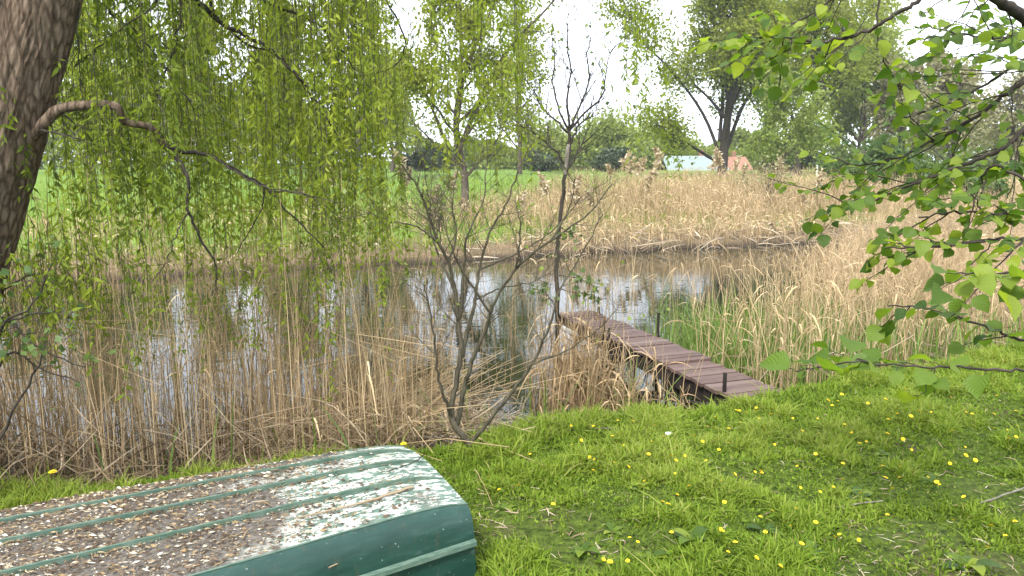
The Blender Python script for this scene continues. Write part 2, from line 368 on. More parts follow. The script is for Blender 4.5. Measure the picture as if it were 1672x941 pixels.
# -- leafy tree on the far bank in the middle
Y0 = 24
tree('willow_tree', 'slender leafy tree on the far bank behind the bare multi-stemmed shrub', 'tree', 'trees on the far bank', onground(757, Y0), 9.2, .16, 31, leaf='poplar', bark='bark', nl=18, spread=.24, t0=.2, nleaf=16000, lsize=.105, sig=.2, up=.7, lean=(-.02, .02),
     limbs=[([W(745, 255, Y0), W(790, 150, Y0 + .4), W(835, 75, Y0 + .8), W(905, 0, Y0 + 1), W(950, -60, Y0 + 1)], .09, .02),
            ([W(744, 270, Y0), W(715, 200, Y0 - .4), W(690, 150, Y0 - .8), W(650, 90, Y0 - 1)], .07, .015),
            ([W(744, 240, Y0), W(760, 120, Y0 - .4), W(800, 20, Y0 - .4), W(815, -60, Y0 - .4)], .07, .015)], rlo=.1)
# -- big spreading tree right of the houses
Y0 = 56
tree('poplar_tree', 'large spreading tree with dark forked trunk beside the pale house roofs', 'tree', 'trees across the meadow', onground(1178, Y0), 17, .42, 41, leaf='poplar', bark='darkbark', nl=18, spread=.29, t0=.28, nleaf=40000, lsize=.2, sig=.6, up=.9, sub=6,
     limbs=[([W(1178, 262, Y0), W(1150, 190, Y0), W(1100, 120, Y0 - 1), W(1040, 60, Y0 - 2), W(1000, 10, Y0 - 2)], 0.154, 0.024),
            ([W(1182, 255, Y0), W(1215, 170, Y0 + 1), W(1260, 110, Y0 + 2), W(1310, 60, Y0 + 2), W(1350, -10, Y0 + 2)], 0.175, 0.030),
            ([W(1180, 240, Y0), W(1205, 130, Y0 - 2), W(1225, 40, Y0 - 3), W(1235, -60, Y0 - 3)], 0.168, 0.036),
            ([W(1175, 230, Y0), W(1180, 130, Y0 + 2), W(1165, 40, Y0 + 2), W(1140, -60, Y0 + 2)], 0.154, 0.030),
            ([W(1172, 265, Y0), W(1130, 240, Y0 - 2), W(1090, 215, Y0 - 3), W(1060, 195, Y0 - 3)], .14, .03)])
Y0 = 60
tree('poplar_tree', 'tall tree with dark trunk leaning right above the green bank bush', 'tree', 'trees across the meadow', onground(1300, Y0), 20, .42, 42, leaf='poplar', bark='darkbark', nl=24, spread=.29, t0=.22, nleaf=28000, lsize=.2, sig=.6, up=1.0, lean=(.13, 0), rlo=.25)
tree('poplar_tree', 'tall slim tree with upright stems between the forked trunk and the leaning trunk', 'tree', 'trees across the meadow', onground(1245, 68), 20, .36, 43, leaf='poplar', bark='darkbark', nl=22, spread=.26, t0=.25, nleaf=22000, lsize=.22, sig=.6, up=1.2)
tree('young_willow', 'low yellow green willow in fresh leaf in front of the leaning trunk', 'tree', 'trees across the meadow', onground(1275, 46), 6.4, .16, 44, leaf='fresh', nl=18, spread=.42, t0=.1, nleaf=9000, lsize=.17, sig=.3, up=.6, rhi=.9)
tree('field_tree', 'rounded pale green tree right of the leaning trunk', 'tree', 'trees across the meadow', onground(1400, 72), 13.5, .24, 45, leaf='farleaf', nl=20, spread=.36, t0=.18, nleaf=11000, lsize=.34, sig=.45, up=.7, forks=2, rlo=.2)
tree('field_tree', 'brownish budding tree with thin stems at the far edge of the meadow', 'tree', 'trees across the meadow', onground(1465, 66), 9.6, .2, 46, leaf='budding', nl=22, spread=.36, t0=.15, nleaf=7500, lsize=.28, sig=.4, up=.8, forks=3)
tree('field_tree', 'brownish budding tree partly behind the hazel leaves on the right', 'tree', 'trees across the meadow', onground(1545, 60), 8.6, .2, 47, leaf='budding', nl=22, spread=.4, t0=.15, nleaf=7500, lsize=.26, sig=.4, up=.8, forks=3)
tree('field_tree', 'twiggy grey brown tree farthest right behind the hazel', 'tree', 'trees across the meadow', onground(1650, 48), 6.2, .16, 48, leaf='budding', nl=22, spread=.45, t0=.12, nleaf=4500, lsize=.2, sig=.35, up=.7, forks=3)
# -- bushes and the low hedge beyond
bush('round_tree', 'round pale green tree in front of the open sky left of the houses', 'tree', 'low trees at the far field edge', onground(985, 84), 4.3, 5.4, 51, 'fresh', 6500, .36, sig=.75, stems=22, r=.08, rlo=.2)
bush('round_tree', 'smaller pale green tree left of the round one at the far field edge', 'tree', 'low trees at the far field edge', onground(900, 88), 3.8, 4.6, 52, 'fresh', 5000, .36, sig=.7, stems=18, r=.08, rlo=.1)
bush('round_tree', 'hazy bluish green tree behind the house left of the forked trunk', 'tree', 'low trees at the far field edge', onground(1075, 120), 5.5, 6.0, 53, 'farleaf', 5000, .5, sig=.9, stems=20, r=.1, rlo=.5)
bush('dark_bush', 'dark evergreen bush at the foot of the round pale tree', 'bush', 'dark bushes at the far field edge', onground(1000, 74), 2.2, 1.9, 54, 'dark', 3500, .28, sig=.25, r=.06)
bush('dark_bush', 'dark evergreen bush left of the slim bare jetty tree', 'bush', 'dark bushes at the far field edge', onground(880, 76), 2.8, 1.6, 55, 'dark', 3500, .28, sig=.25, r=.06)
bush('dark_bush', 'dark bush far behind the leafy bank tree', 'bush', 'dark bushes at the far field edge', onground(700, 80), 3.0, 2.2, 56, 'dark', 4500, .3, sig=.25, r=.06)
bush('dark_bush', 'dark bush behind the foot of the forked trunk', 'bush', 'dark bushes at the far field edge', onground(1285, 72), 3.0, 1.9, 57, 'dark', 5000, .3, sig=.25, r=.06)
g = Geo(); rr = np.random.default_rng(58)
n_ = 60000; xs = rr.uniform(-95, 40, n_); hh = (2.6 + 6.5 * vnoise(xs * .12, xs * 0 + 3.3) * vnoise(xs * .5, xs * 0 + 8)) * (1 + 1.3 * smooth(-8, -22, xs))
zz = rr.random(n_) ** .8 * hh; ys = 100 + rr.normal(0, 2.5, n_) * (1.1 - zz / (hh + .1))
B = np.stack([xs, ys, .75 + zz], -1); leaves(g, B, sph(n_, rr), .5 * (.6 + .8 * rr.random(n_)), .22, rr.random(n_) * .8, rr)
xs = rr.uniform(20, 110, 30000); n2 = len(xs); hh = 1.5 + 5 * vnoise(xs * .15, xs * 0 + 5.1); zz = rr.random(n2) * hh
leaves(g, np.stack([xs, 98 + rr.normal(0, 3, n2), .7 + zz], -1), sph(n2, rr), .5 * (.6 + .8 * rr.random(n2)), .22, rr.random(n2) * .8, rr)
tag(g.build('far_hedge', M['farleaf'], None, False), 'low far wood along the edge of the meadow', 'hedge', kind='stuff')
bush('willow_bush', 'dense dark green willow bush on the far bank behind the dry reeds at right', 'bush', 'bushes on the far bank', onground(1430, 30), 2.0, 2.1, 61, 'bush', 11000, .15, sig=.16, stems=30, rhi=.75)
bush('willow_bush', 'lower green bush half behind the hazel leaves on the far bank', 'bush', 'bushes on the far bank', onground(1560, 29), 1.7, 1.5, 62, 'bush', 7000, .14, sig=.16, stems=20)
bush('bare_shrub', 'leafless twiggy shrub on the far bank behind the multi-stemmed shrub', 'shrub', None, onground(715, 19.5), 1.0, 1.35, 63, 'budding', 250, .07, 'bark', stems=34, sig=.1, r=.012)
bush('bare_shrub', 'brown leafless shrub among far bank reeds right of the forked trunk', 'shrub', None, onground(1255, 25), 1.3, 1.9, 64, 'budding', 500, .08, 'bark', stems=30, sig=.1, r=.012)

# -- houses
m, n, l, b = newmat('plaster'); t = noise(n, l, 3, 4, coords(n, l)); r_ = ramp(n, [(.3, (.40, .37, .33)), (.7, (.5, .47, .43))]); l.new(t.outputs[0], r_.inputs[0]); l.new(r_.outputs[0], b.inputs['Base Color']); b.inputs['Roughness'].default_value = .9; M['plaster'] = m
m, n, l, b = newmat('pale_roof'); t = noise(n, l, 4, 4, coords(n, l, (1, 6, 1))); r_ = ramp(n, [(.3, (.15, .2, .19)), (.7, (.22, .27, .26))]); l.new(t.outputs[0], r_.inputs[0]); l.new(r_.outputs[0], b.inputs['Base Color']); b.inputs['Roughness'].default_value = .7; M['paleroof'] = m
m, n, l, b = newmat('clay_roof'); t = noise(n, l, 4, 4, coords(n, l, (1, 6, 1))); r_ = ramp(n, [(.3, (.2, .095, .06)), (.7, (.28, .145, .09))]); l.new(t.outputs[0], r_.inputs[0]); l.new(r_.outputs[0], b.inputs['Base Color']); b.inputs['Roughness'].default_value = .8; M['clay'] = m
m, n, l, b = newmat('dark_glass'); t = noise(n, l, 2, 2, coords(n, l)); r_ = ramp(n, [(.3, (.03, .04, .05)), (.7, (.06, .07, .08))]); l.new(t.outputs[0], r_.inputs[0]); l.new(r_.outputs[0], b.inputs['Base Color']); b.inputs['Roughness'].default_value = .1; M['glass'] = m
def house(px, Y, w, d, h, rh, roof, label, nwin):
    c = onground(px, Y, -2.45); root = empty('house', c, label, 'house', 'houses across the meadow')
    g = Geo(); box(g, c + A(0, 0, h / 2 - .2), (w, 0, 0), (0, d, 0), (0, 0, h + .4))
    V = [c + A(sx * w / 2, sy * d / 2, h - .01) for sx in (-1, 1) for sy in (-1, 1)] + [c + A(-w / 2, 0, h + rh - .08), c + A(w / 2, 0, h + rh - .08)]
    g.add(V, [[0, 1, 4, 4], [2, 5, 3, 3]]); wl = g.build('wall', M['plaster'], root, False)
    g = Geo(); ov = .4
    for s in (-1, 1):
        p0 = c + A(-w / 2 - ov, s * (d / 2 + ov), h - ov * rh / d * 2); p1 = c + A(w / 2 + ov, s * (d / 2 + ov), h - ov * rh / d * 2); p2 = c + A(w / 2 + ov, 0, h + rh); p3 = c + A(-w / 2 - ov, 0, h + rh)
        u = A(0, 0, .16); g.add([p0, p1, p2, p3, p0 + u, p1 + u, p2 + u, p3 + u], [[0, 1, 2, 3], [4, 5, 6, 7], [0, 1, 5, 4], [1, 2, 6, 5], [3, 0, 4, 7]])
    rf = g.build('roof', roof, root, False)
    g = Geo(); box(g, c + A(w * .2, d * .1, h + rh + .15), (.5, 0, 0), (0, .5, 0), (0, 0, 1.4)); ch = g.build('chimney', M['clay'], rf, False); ch.location = (0, 0, 0)
    for k in range(nwin):
        x = -w / 2 + w * (k + .5) / nwin; g = Geo(); box(g, c + A(x, -d / 2 - .03, h * .55), (1.1, 0, 0), (0, .06, 0), (0, 0, 1.3)); g.build('window', M['glass'], root, False)
house(1128, 90, 6.4, 7, 2.3, 1.7, M['paleroof'], 'low house with pale greenish roof seen through reed plumes left of forked trunk', 4)
house(1190, 91, 3.0, 7, 2.2, 1.7, M['clay'], 'small house with orange clay roof just behind the forked trunk', 2)

g = Geo(); pb = onground(1331, 34); pt = pb + A(.05, 0, 1.55); tube(g, [pb - A(0, 0, .3), pt], .03, .03, 10, 4)
box(g, pt + A(0, 0, .0), (.1, 0, 0), (0, .1, 0), (0, 0, .04))
m, n, l, b = newmat('white_paint'); t = noise(n, l, 20, 3, coords(n, l)); r_ = ramp(n, [(.3, (.65, .65, .62)), (.7, (.8, .8, .78))]); l.new(t.outputs[0], r_.inputs[0]); l.new(r_.outputs[0], b.inputs['Base Color']); M['white'] = m
tag(g.build('white_post', M['white']), 'thin white post standing among the far bank reeds', 'post')

# ------------------------------------------------------------------ reeds
def reeds(g, X, Y, Z0, Ht, rr, lean=.12, rad=.004, rlo=.2, rhi=1., leafy=1.2, bendtop=.25, K=6, leaf_l=.35, leaf_w=.006, broken=.12, wind=(.0, .0)):
    N = len(X); t = np.linspace(0, 1, K)
    az = rr.random(N) * 6.283; ln = np.abs(rr.normal(0, lean, N)); bt = np.abs(rr.normal(0, bendtop, N))
    dx = np.cos(az); dy = np.sin(az)
    off = ln[:, None] * t + bt[:, None] * t ** 3
    br = rr.random(N) < broken
    P = np.stack([X[:, None] + (dx[:, None] * off + wind[0] * t ** 2) * Ht[:, None], Y[:, None] + (dy[:, None] * off + wind[1] * t ** 2) * Ht[:, None], Z0[:, None] + Ht[:, None] * (t - .35 * bt[:, None] * t ** 3)], -1)
    kb = 3                                     # snapped stems fold over part way up
    if br.any():
        fold = rr.uniform(-.9, .15, br.sum()); a2 = rr.random(br.sum()) * 6.283; seg = Ht[br] / (K - 1)
        for k in range(kb + 1, K):
            st = np.stack([np.cos(a2) * .8, np.sin(a2) * .8, fold], -1); P[br, k] = P[br, k - 1] + unit(st) * seg[:, None]
    tone = rlo + (rhi - rlo) * np.clip(.65 * rr.random(N) + .7 * (fbm(X * 1.6 + 31, Y * 1.6) - .25), 0, 1)
    tubes(g, P, (rad * (.6 + .7 * rr.random(N)))[:, None] * np.linspace(1, .45, K)[None], 3, tone)
    nL = int(N * leafy)
    if nL:
        ix = rr.integers(0, N, nL); tt = rr.uniform(.25, .98, nL); f = tt * (K - 1); i0 = np.minimum(f.astype(int), K - 2); fr = (f - i0)[:, None]
        p0 = P[ix, i0] * (1 - fr) + P[ix, i0 + 1] * fr
        a2 = rr.random(nL) * 6.283; L = leaf_l * (.4 + rr.random(nL)); out = np.stack([np.cos(a2), np.sin(a2), 0 * a2], -1)
        rise = rr.uniform(.1, 1.3, nL)[:, None]; s = np.linspace(0, 1, 5); dr = rr.uniform(.5, 2.0, nL)[:, None]
        LP = p0[:, None] + L[:, None, None] * (out[:, None] * (s[None, :, None] * .75) + A(0, 0, 1) * ((rise * s - dr * s ** 2)[..., None]) * .7)
        side = np.cross(out, A(0, 0, 1)) + rr.normal(0, .5, (nL, 3))
        ribbons(g, LP, (leaf_w * (.5 + rr.random(nL)))[:, None] * A(.5, 1, .9, .6, .08)[None], side, np.clip(tone[ix] + rr.normal(0, .12, nL), 0, 1))
    return P
def litter(g, X, Y, Z, rr, L=.5, rad=.003, rlo=0, rhi=1, tilt=.25):
    N = len(X); az = rr.random(N) * 6.283; d = np.stack([np.cos(az), np.sin(az), rr.normal(0, tilt, N)], -1); L = L * (.4 + rr.random(N))
    s = np.linspace(-.5, .5, 4); bend = rr.normal(0, .12, (N, 3)); bend[:, 2] -= .1
    P = np.stack([X, Y, Z], -1)[:, None] + L[:, None, None] * (d[:, None] * s[None, :, None] + bend[:, None] * (s[None, :, None] ** 2) * 2)
    tone = rlo + (rhi - rlo) * rr.random(N); h = N // 2
    tubes(g, P[:h], np.full((h, 4), rad), 3, tone[:h])
    ribbons(g, P[h:], np.full((N - h, 4), rad * 2.2) * A(.4, 1, .9, .3), rr.normal(size=(N - h, 3)), tone[h:])

def sample(n, x0, x1, y0, y1, keep, rr):
    X = rr.uniform(x0, x1, n); Y = rr.uniform(y0, y1, n); k = keep(X, Y, rr.random(n)); return X[k], Y[k]
def pxx(X, Y): return 836 + FPX * X / (Y * .97)
JD = A(-.33, .944); JP = A(.944, .33); J0 = A(1.70, 5.42); JW = .48; JL = 3.5; JZ = -.09
def injetty(X, Y, m=.06):
    s = (X - J0[0]) * JD[0] + (Y - J0[1]) * JD[1]; t = (X - J0[0]) * JP[0] + (Y - J0[1]) * JP[1]
    return (s > -.1) & (s < JL + .1) & (t > -m) & (t < JW + m)

# near-left stand in front of the open water
rr = np.random.default_rng(71); g = Geo()
def kL(X, Y, r):
    d = (Y - nb(X)) * .93; dens = smooth(.0, .35, d) * (1 - smooth(.6, 2.5, d)); cl = smooth(.38, .62, fbm(X * 1.4, Y * 1.4))
    edge = 1 - smooth(-.75, -.25, X)
    return r < dens * (.25 + .75 * cl) * edge
X, Y = sample(26000, -7, .3, .8, 8.0, kL, rr)
Hh = .7 + 1.15 * rr.random(len(X)); Hh *= .9 + .35 * fbm(X * .9, Y * .9)
reeds(g, X, Y, np.maximum(zg(X, Y), -.62), Hh, rr, .075, .0034, .2, 1., .4, .09, broken=.16, leaf_l=.2, leaf_w=.0045)
X, Y = rr.uniform(-1.75, -.75, 420), rr.uniform(4.6, 5.5, 420)
reeds(g, X, Y, np.maximum(zg(X, Y), -.6), .6 + .5 * rr.random(420), rr, .2, .0042, .5, 1., .8, .5, broken=.55, leaf_l=.3, leaf_w=.006, wind=(.55, -.15))
# clump left of the jetty, and thin stems round it
X, Y = rr.normal(.55, .19, 360), rr.normal(6.2, .2, 360); k = ~injetty(X, Y); X, Y = X[k], Y[k]
reeds(g, X, Y, np.full(len(X), -.6), .5 + .6 * rr.random(len(X)), rr, .12, .004, .1, .85, .8, .12, broken=.12)
X, Y = rr.normal(1.05, .22, 90), rr.normal(5.95, .2, 90); k = ~injetty(X, Y); X, Y = X[k], Y[k]
reeds(g, X, Y, np.full(len(X), -.6), .45 + .5 * rr.random(len(X)), rr, .14, .004, .15, .9, 1.0, .15, broken=.15)
X, Y = rr.uniform(-.5, 1.4, 110), rr.uniform(5.9, 10.5, 110); k = ~injetty(X, Y); X, Y = X[k], Y[k]
reeds(g, X, Y, np.full(len(X), -.6), .8 + .8 * rr.random(len(X)), rr, .1, .0036, .3, .95, .5, .15, broken=.1)
X, Y = rr.uniform(.9, 3.6, 100), rr.uniform(8.6, 12.5, 100); k = ~injetty(X, Y); X, Y = X[k], Y[k]
reeds(g, X, Y, np.full(len(X), -.6), .9 + .7 * rr.random(len(X)), rr, .08, .004, .3, .95, .5, .15, broken=.1)
tag(g.build('dry_reeds', M['reed']), 'sparse dry brown reeds standing in the water along the near left bank', 'reeds', kind='stuff')

# big reed bed right of the jetty
rr = np.random.default_rng(72); g = Geo()
def kR(X, Y, r):
    dn = (Y - nb(X)) * .93; df = (fb(X) - Y) * .92
    xl = np.interp(Y, [5, 6.5, 7.5, 9, 11, 13, 16, 20, 30], [2.25, 1.6, 2.1, 3.1, 4.3, 5.4, 7.0, 9.2, 16]) + (fbm(X * 1.1, Y * 1.1) - .5) * 1.0
    inn = smooth(-.35, .55, X - xl) * smooth(.12, .5, dn)
    dist = .35 + .65 * smooth(25, 8, Y)
    return (r < inn * dist * (.4 + .6 * smooth(.3, .6, fbm(X * 1.3 + 5, Y * 1.3)))) & ~injetty(X, Y)
X, Y = sample(52000, 1.4, 26, 5.4, 26, kR, rr)
Hh = (1.15 + .4 * rr.random(len(X))) * (.75 + .4 * fbm(X * .7 + 9, Y * .7)) * (1 - .3 * smooth(8, 15, Y))
reeds(g, X, Y, np.maximum(zg(X, Y), -.6), Hh, rr, .08, .0046, .3, 1., .9, .2, leaf_l=.26, leaf_w=.006, broken=.07)
tag(g.build('dry_reeds', M['reed']), 'dense pale straw coloured reed bed right of the jetty', 'reeds', kind='stuff')
# green young blades
rr = np.random.default_rng(73); g = Geo()
def blades(g, X, Y, Z, H, rr, w=.006, bend=.5, rlo=0, rhi=1., K=5):
    N = len(X); az = rr.random(N) * 6.283; s = np.linspace(0, 1, K); b_ = np.abs(rr.normal(0, bend, N))
    d = np.stack([np.cos(az), np.sin(az), 0 * az], -1)
    P = np.stack([X, Y, Z], -1)[:, None] + H[:, None, None] * (d[:, None] * (b_[:, None] * s ** 2 + .12 * s)[..., None] + A(0, 0, 1) * ((s - .4 * b_[:, None] * s ** 2.5))[..., None])
    side = np.cross(d, A(0, 0, 1)) + rr.normal(0, .3, (N, 3))
    prof_ = np.interp(s, [0, .3, .8, 1], [.8, 1, .55, .06])
    ribbons(g, P, (w * (.6 + .7 * rr.random(N)))[:, None] * prof_[None], side, rlo + (rhi - rlo) * rr.random(N))
for cx_, cy_, sx, sy, n_, h in ((2.1, 7.6, .3, .5, 380, .6), (2.5, 8.5, .4, .5, 300, .6), (3.1, 7.9, .5, .5, 500, .65), (3.3, 7.2, .7, .4, 350, .6), (4.6, 8.3, .8, .4, 450, .6), (2.7, 6.7, .25, .25, 200, .5), (2.0, 6.9, .2, .25, 200, .45), (2.5, 7.3, .4, .3, 330, .5), (3.8, 8.8, .8, .5, 400, .7), (4.4, 7.6, .5, .3, 250, .5), (5.5, 8.5, .9, .4, 350, .55), (-1.2, 4.9, .9, .25, 140, .5), (-2.3, 4.4, .6, .2, 90, .45), (.9, 6.2, .4, .2, 60, .6)):
    X, Y = rr.normal(cx_, sx, n_), rr.normal(cy_, sy, n_); k = ~injetty(X, Y, .02); X, Y = X[k], Y[k]
    blades(g, X, Y, np.maximum(zg(X, Y), -.55), h * (.6 + .7 * rr.random(len(X))), rr, .007, .35)
tag(g.build('young_reeds', M['greenreed']), 'fresh green reed blades growing up through the dry reeds', 'reeds', kind='stuff')
# far bank: bent low reeds at the waterline, taller behind
rr = np.random.default_rng(74); g = Geo()
def kF(X, Y, r):
    df = (Y - fb(X)) * .92; w_ = np.interp(X, [-14, -6, -2, 2, 5, 9, 20], [.14, .14, .2, .9, 1, 1, .8]) * (.3 + .7 * smooth(.35, .6, fbm(X * .6, Y * .6)))
    return r < w_ * smooth(-.2, .5, df) * (1 - smooth(5.5 + 2.5 * smooth(0, 2, X), 8.5 + 3 * smooth(0, 2, X), df))
X, Y = sample(95000, -16, 24, 7, 38, kF, rr); df = (Y - fb(X)) * .92
Hh = (.62 + 1.25 * smooth(.4, 5.0, df)) * (.7 + .5 * rr.random(len(X))) * np.interp(X, [-14, -3, 0, 2, 12, 20], [.32, .38, .5, .74, .76, .7])
reeds(g, X, Y, zg(X, Y) - .03, Hh, rr, .1, .0075, .3, 1., .9, .16, leaf_l=.35, leaf_w=.011, broken=.1, K=5)
tag(g.build('dry_reeds', M['reed']), 'pale dry reeds along the far bank in front of the meadow', 'reeds', kind='stuff')
# litter
rr = np.random.default_rng(75); g = Geo()
X, Y = sample(40000, -6, .5, 1, 7, lambda X, Y, r: r < smooth(-.12, .3, (Y - nb(X)) * .93) * (1 - smooth(.7, 1.7, (Y - nb(X)) * .93)) * (1 - smooth(-.45, .1, X)), rr)
d_ = (Y - nb(X)); k = ~((X > -.95) & (d_ < .12)); X, Y = X[k], Y[k]; litter(g, X, Y, np.maximum(zg(X, Y), WZ) + rr.random(len(X)) ** 1.6 * .42, rr, .34, .0021, 0, .65, .6)
# heap of broken straw by the shrub and pale scum at the waterline
X, Y = rr.normal(-.55, .28, 900), rr.normal(4.95, .2, 900); hz = .4 * np.exp(-((X + .45) / .35) ** 2 - ((Y - 5.0) / .3) ** 2)
litter(g, X, Y, np.maximum(zg(X, Y), WZ) + rr.random(900) * hz, rr, .42, .0035, .45, 1., .5)
X, Y = rr.normal(.15, .4, 900), rr.normal(5.65, .2, 900); litter(g, X, Y, np.maximum(zg(X, Y), WZ) + .012 * rr.random(900), rr, .25, .004, .5, 1., .03)
X, Y = sample(16000, -16, 22, 7, 34, lambda X, Y, r: (r < .25 + .65 * smooth(-2, 2, X)) & ((Y - fb(X)) > -.4) & ((Y - fb(X)) < 2.2), rr)
litter(g, X, Y, np.maximum(zg(X, Y), WZ) + .25 * rr.random(len(X)) ** 1.5, rr, .8, .009, .3, 1., .35)
X, Y = sample(14000, 2, 20, 5.5, 22, kR, rr); litter(g, X, Y, np.maximum(zg(X, Y), WZ) + .4 * rr.random(len(X)) ** 1.5, rr, .5, .005, .2, .8, .5)
tag(g.build('reed_litter', M['litter']), 'tangle of broken dead reed stems lying along the water edges', 'reed litter', kind='stuff')

# plumed reeds one can count
rr = np.random.default_rng(76)
def plume_reed(top, base, size, label, group):
    root = empty('plumed_reed', base, label, 'reed', group); g = Geo()
    mid = (base + top) / 2 + A(rr.normal(0, .05), rr.normal(0, .05), 0); tube(g, [base, mid, top], .008, .005, 4, 8, rnd=.6); g.build('stalk', M['reed'], root)
    g = Geo(); n_ = 90; t = rr.random(n_); sw = A(rr.choice([-1, 1]) * .35, 0, 0)
    B = top + A(0, 0, size) * (t[:, None] - .15) + sw * size * (t[:, None] ** 2); D = sph(n_, rr) * .7 + A(0, 0, -.1) + sw
    leaves(g, B, D, size * .5 * (1 - .5 * t), size * .07, rr.random(n_), rr); g.build('plume', M['plume'], root, False)
for px, py, Y, s in ((660, 278, 20.5, .42), (663, 295, 20.8, .3), (548, 295, 19, .35), (735, 305, 20, .36), (707, 325, 19.6, .3), (846, 338, 19.2, .34), (893, 310, 20.2, .36), (935, 315, 20.6, .4), (948, 325, 20.0, .3), (968, 330, 20.4, .32),
                     (1018, 270, 23, .36), (1027, 276, 23.4, .3), (1038, 280, 23, .3), (1046, 276, 24, .3), (1067, 280, 24, .3), (1079, 265, 23, .36), (1056, 300, 22.6, .34), (998, 285, 23.6, .28), (1176, 265, 25, .38), (1162, 272, 25, .3), (1200, 272, 25.4, .3), (1212, 285, 25, .3), (1278, 275, 26, .3),
                     (1335, 300, 24.6, .38), (1390, 325, 24, .34), (1316, 330, 23.8, .3), (1266, 385, 20.4, .34), (1292, 385, 20.8, .3), (520, 345, 18, .3), (500, 330, 18.4, .3)):
    top = W(px, py, Y); base = A(top[0] + rr.normal(0, .1), Y + rr.normal(0, .1), 0); base[2] = zg(base[0], base[1]) - .05
    side = 'left of slim bare tree' if px < 915 else ('between slim bare tree and forked trunk' if px < 1150 else 'right of forked trunk')
    plume_reed(top, base, s * 1.4, 'dry reed with feathery plume on the far bank, ' + side, 'plumed reeds on the far bank')

# ------------------------------------------------------------------ meadow edge grass on far bank
rr = np.random.default_rng(77); g = Geo()
X, Y = sample(60000, -26, 24, 4, 48, lambda X, Y, r: r < smooth(-.25 + 1.6 * smooth(-2, 1, X), .3 + 2 * smooth(-2, 1, X), Y - fb(X)) * (1 - smooth(8, 26, Y - fb(X)) * .8), rr)
blades(g, X, Y, zg(X, Y), .3 * (.5 + rr.random(len(X))), rr, .014, .4, .3, .95, 4)
tag(g.build('meadow_grass', M['grass']), 'bright green meadow grass beyond the far bank', 'grass', kind='stuff')

# ------------------------------------------------------------------ the jetty
m, n, l, b = newmat('brown_deck_paint')
at = n.new('ShaderNodeAttribute'); at.attribute_name = 'rnd'
r_ = ramp(n, [(0, (.045, .026, .022)), (.5, (.085, .05, .043)), (.8, (.12, .08, .068)), (1, (.16, .13, .11))]); l.new(at.outputs['Fac'], r_.inputs[0])
t = noise(n, l, 9, 6, coords(n, l, (1.2, 3.5, 1), rot=(0, 0, R(19)))); c = mixc(n, l, t.outputs['Fac'], r_.outputs[0], (.13, .09, .078)); l.new(c, b.inputs['Base Color'])
b.inputs['Roughness'].default_value = .75; b.inputs['Specular IOR Level'].default_value = .25; bump(n, l, b, t.outputs['Fac'], .4, .004); M['deck'] = m
M['oldwood'] = barkmat('wet_dark_wood', (.012, .010, .009), (.04, .032, .027), (18, 18, 4))
def jp(s, t, z): return A(J0[0] + JD[0] * s + JP[0] * t, J0[1] + JD[1] * s + JP[1] * t, z)
root = empty('jetty', jp(0, JW / 2, JZ), 'narrow brown plank jetty reaching from the lawn into the water', 'jetty')
rr = np.random.default_rng(81); g = Geo(); s = .0; k = 0
U3 = A(*JD, 0); P3 = A(*JP, 0)
while s < JL:
    sec = s > .98
    z = JZ + rr.normal(0, .004) + (.022 if sec else 0) - (.016 * (s - .98) if sec else 0)
    box(g, jp(s + .05, JW / 2 + rr.normal(0, .006), z - .014), P3 * (JW + rr.normal(0, .012)) + U3 * rr.normal(0, .008), U3 * rr.uniform(.084, .095), A(0, 0, .028) , rr.random())
    s += .101 if not (sec and s < 1.09) else .112; k += 1
g.build('deck', M['deck'], root, False)
for t_ in (.05, JW - .05):
    g = Geo(); box(g, jp(JL / 2, t_, JZ - .105), P3 * .045, U3 * (JL + .1), A(0, 0, .13)); g.build('beam', M['oldwood'], root, False)
g = Geo(); box(g, jp(JL + .01, JW / 2, JZ - .13), P3 * JW, U3 * .04, A(0, 0, .16)); g.build('end_board', M['oldwood'], root, False)
def post(s, t, top, w=.05, tilt=0.):
    w *= .7
    g = Geo(); b0 = jp(s, t, -1.0); tp = jp(s + tilt, t, JZ + top); a_ = unit(tp - b0); n_ = 7
    tube(g, [b0, tp], w / 2, w / 2 * .92, 8, 5); tubes(g, np.array([[tp, tp + a_ * .004]]), np.array([[w / 2 * .92, .001]]), 8)
    g.build('post', M['oldwood'], root, False)
post(.16, .03, .16, .05); post(.24, .09, .12, .016, .02); post(2.0, JW + .03, .25, .045); post(2.2, -.03, .22, .045, -.03); post(1.95, -.035, .12, .04, .1); post(3.4, -.03, .04, .05)
post(.9, -.03, -.03, .06); post(1.5, -.03, -.03, .06); post(2.9, -.03, -.03, .06); post(.9, JW + .03, -.03, .06); post(3.4, JW + .03, .05, .05)
for s_ in (.9, 2.0, 3.0):
    g = Geo(); box(g, jp(s_, JW / 2, JZ - .2), P3 * (JW + .1), U3 * .05, A(0, 0, .07)); g.build('crossbeam', M['oldwood'], root, False)
g = Geo(); tube(g, [jp(.2, -.07, -.2), jp(1.4, -.08, -.46)], .02, .02, 6, 4); g.build('brace', M['oldwood'], root)
g = Geo()
for k in range(3): box(g, jp(2.95, -.08 - .008 * k, JZ - .1 - .07 * k), U3 * (.42 - .08 * k), P3 * .012, A(0, 0, .035))
o = g.build('side_slats', M['white'], root, False); o['label'] = 'white painted slats on the far end of the jetty side'

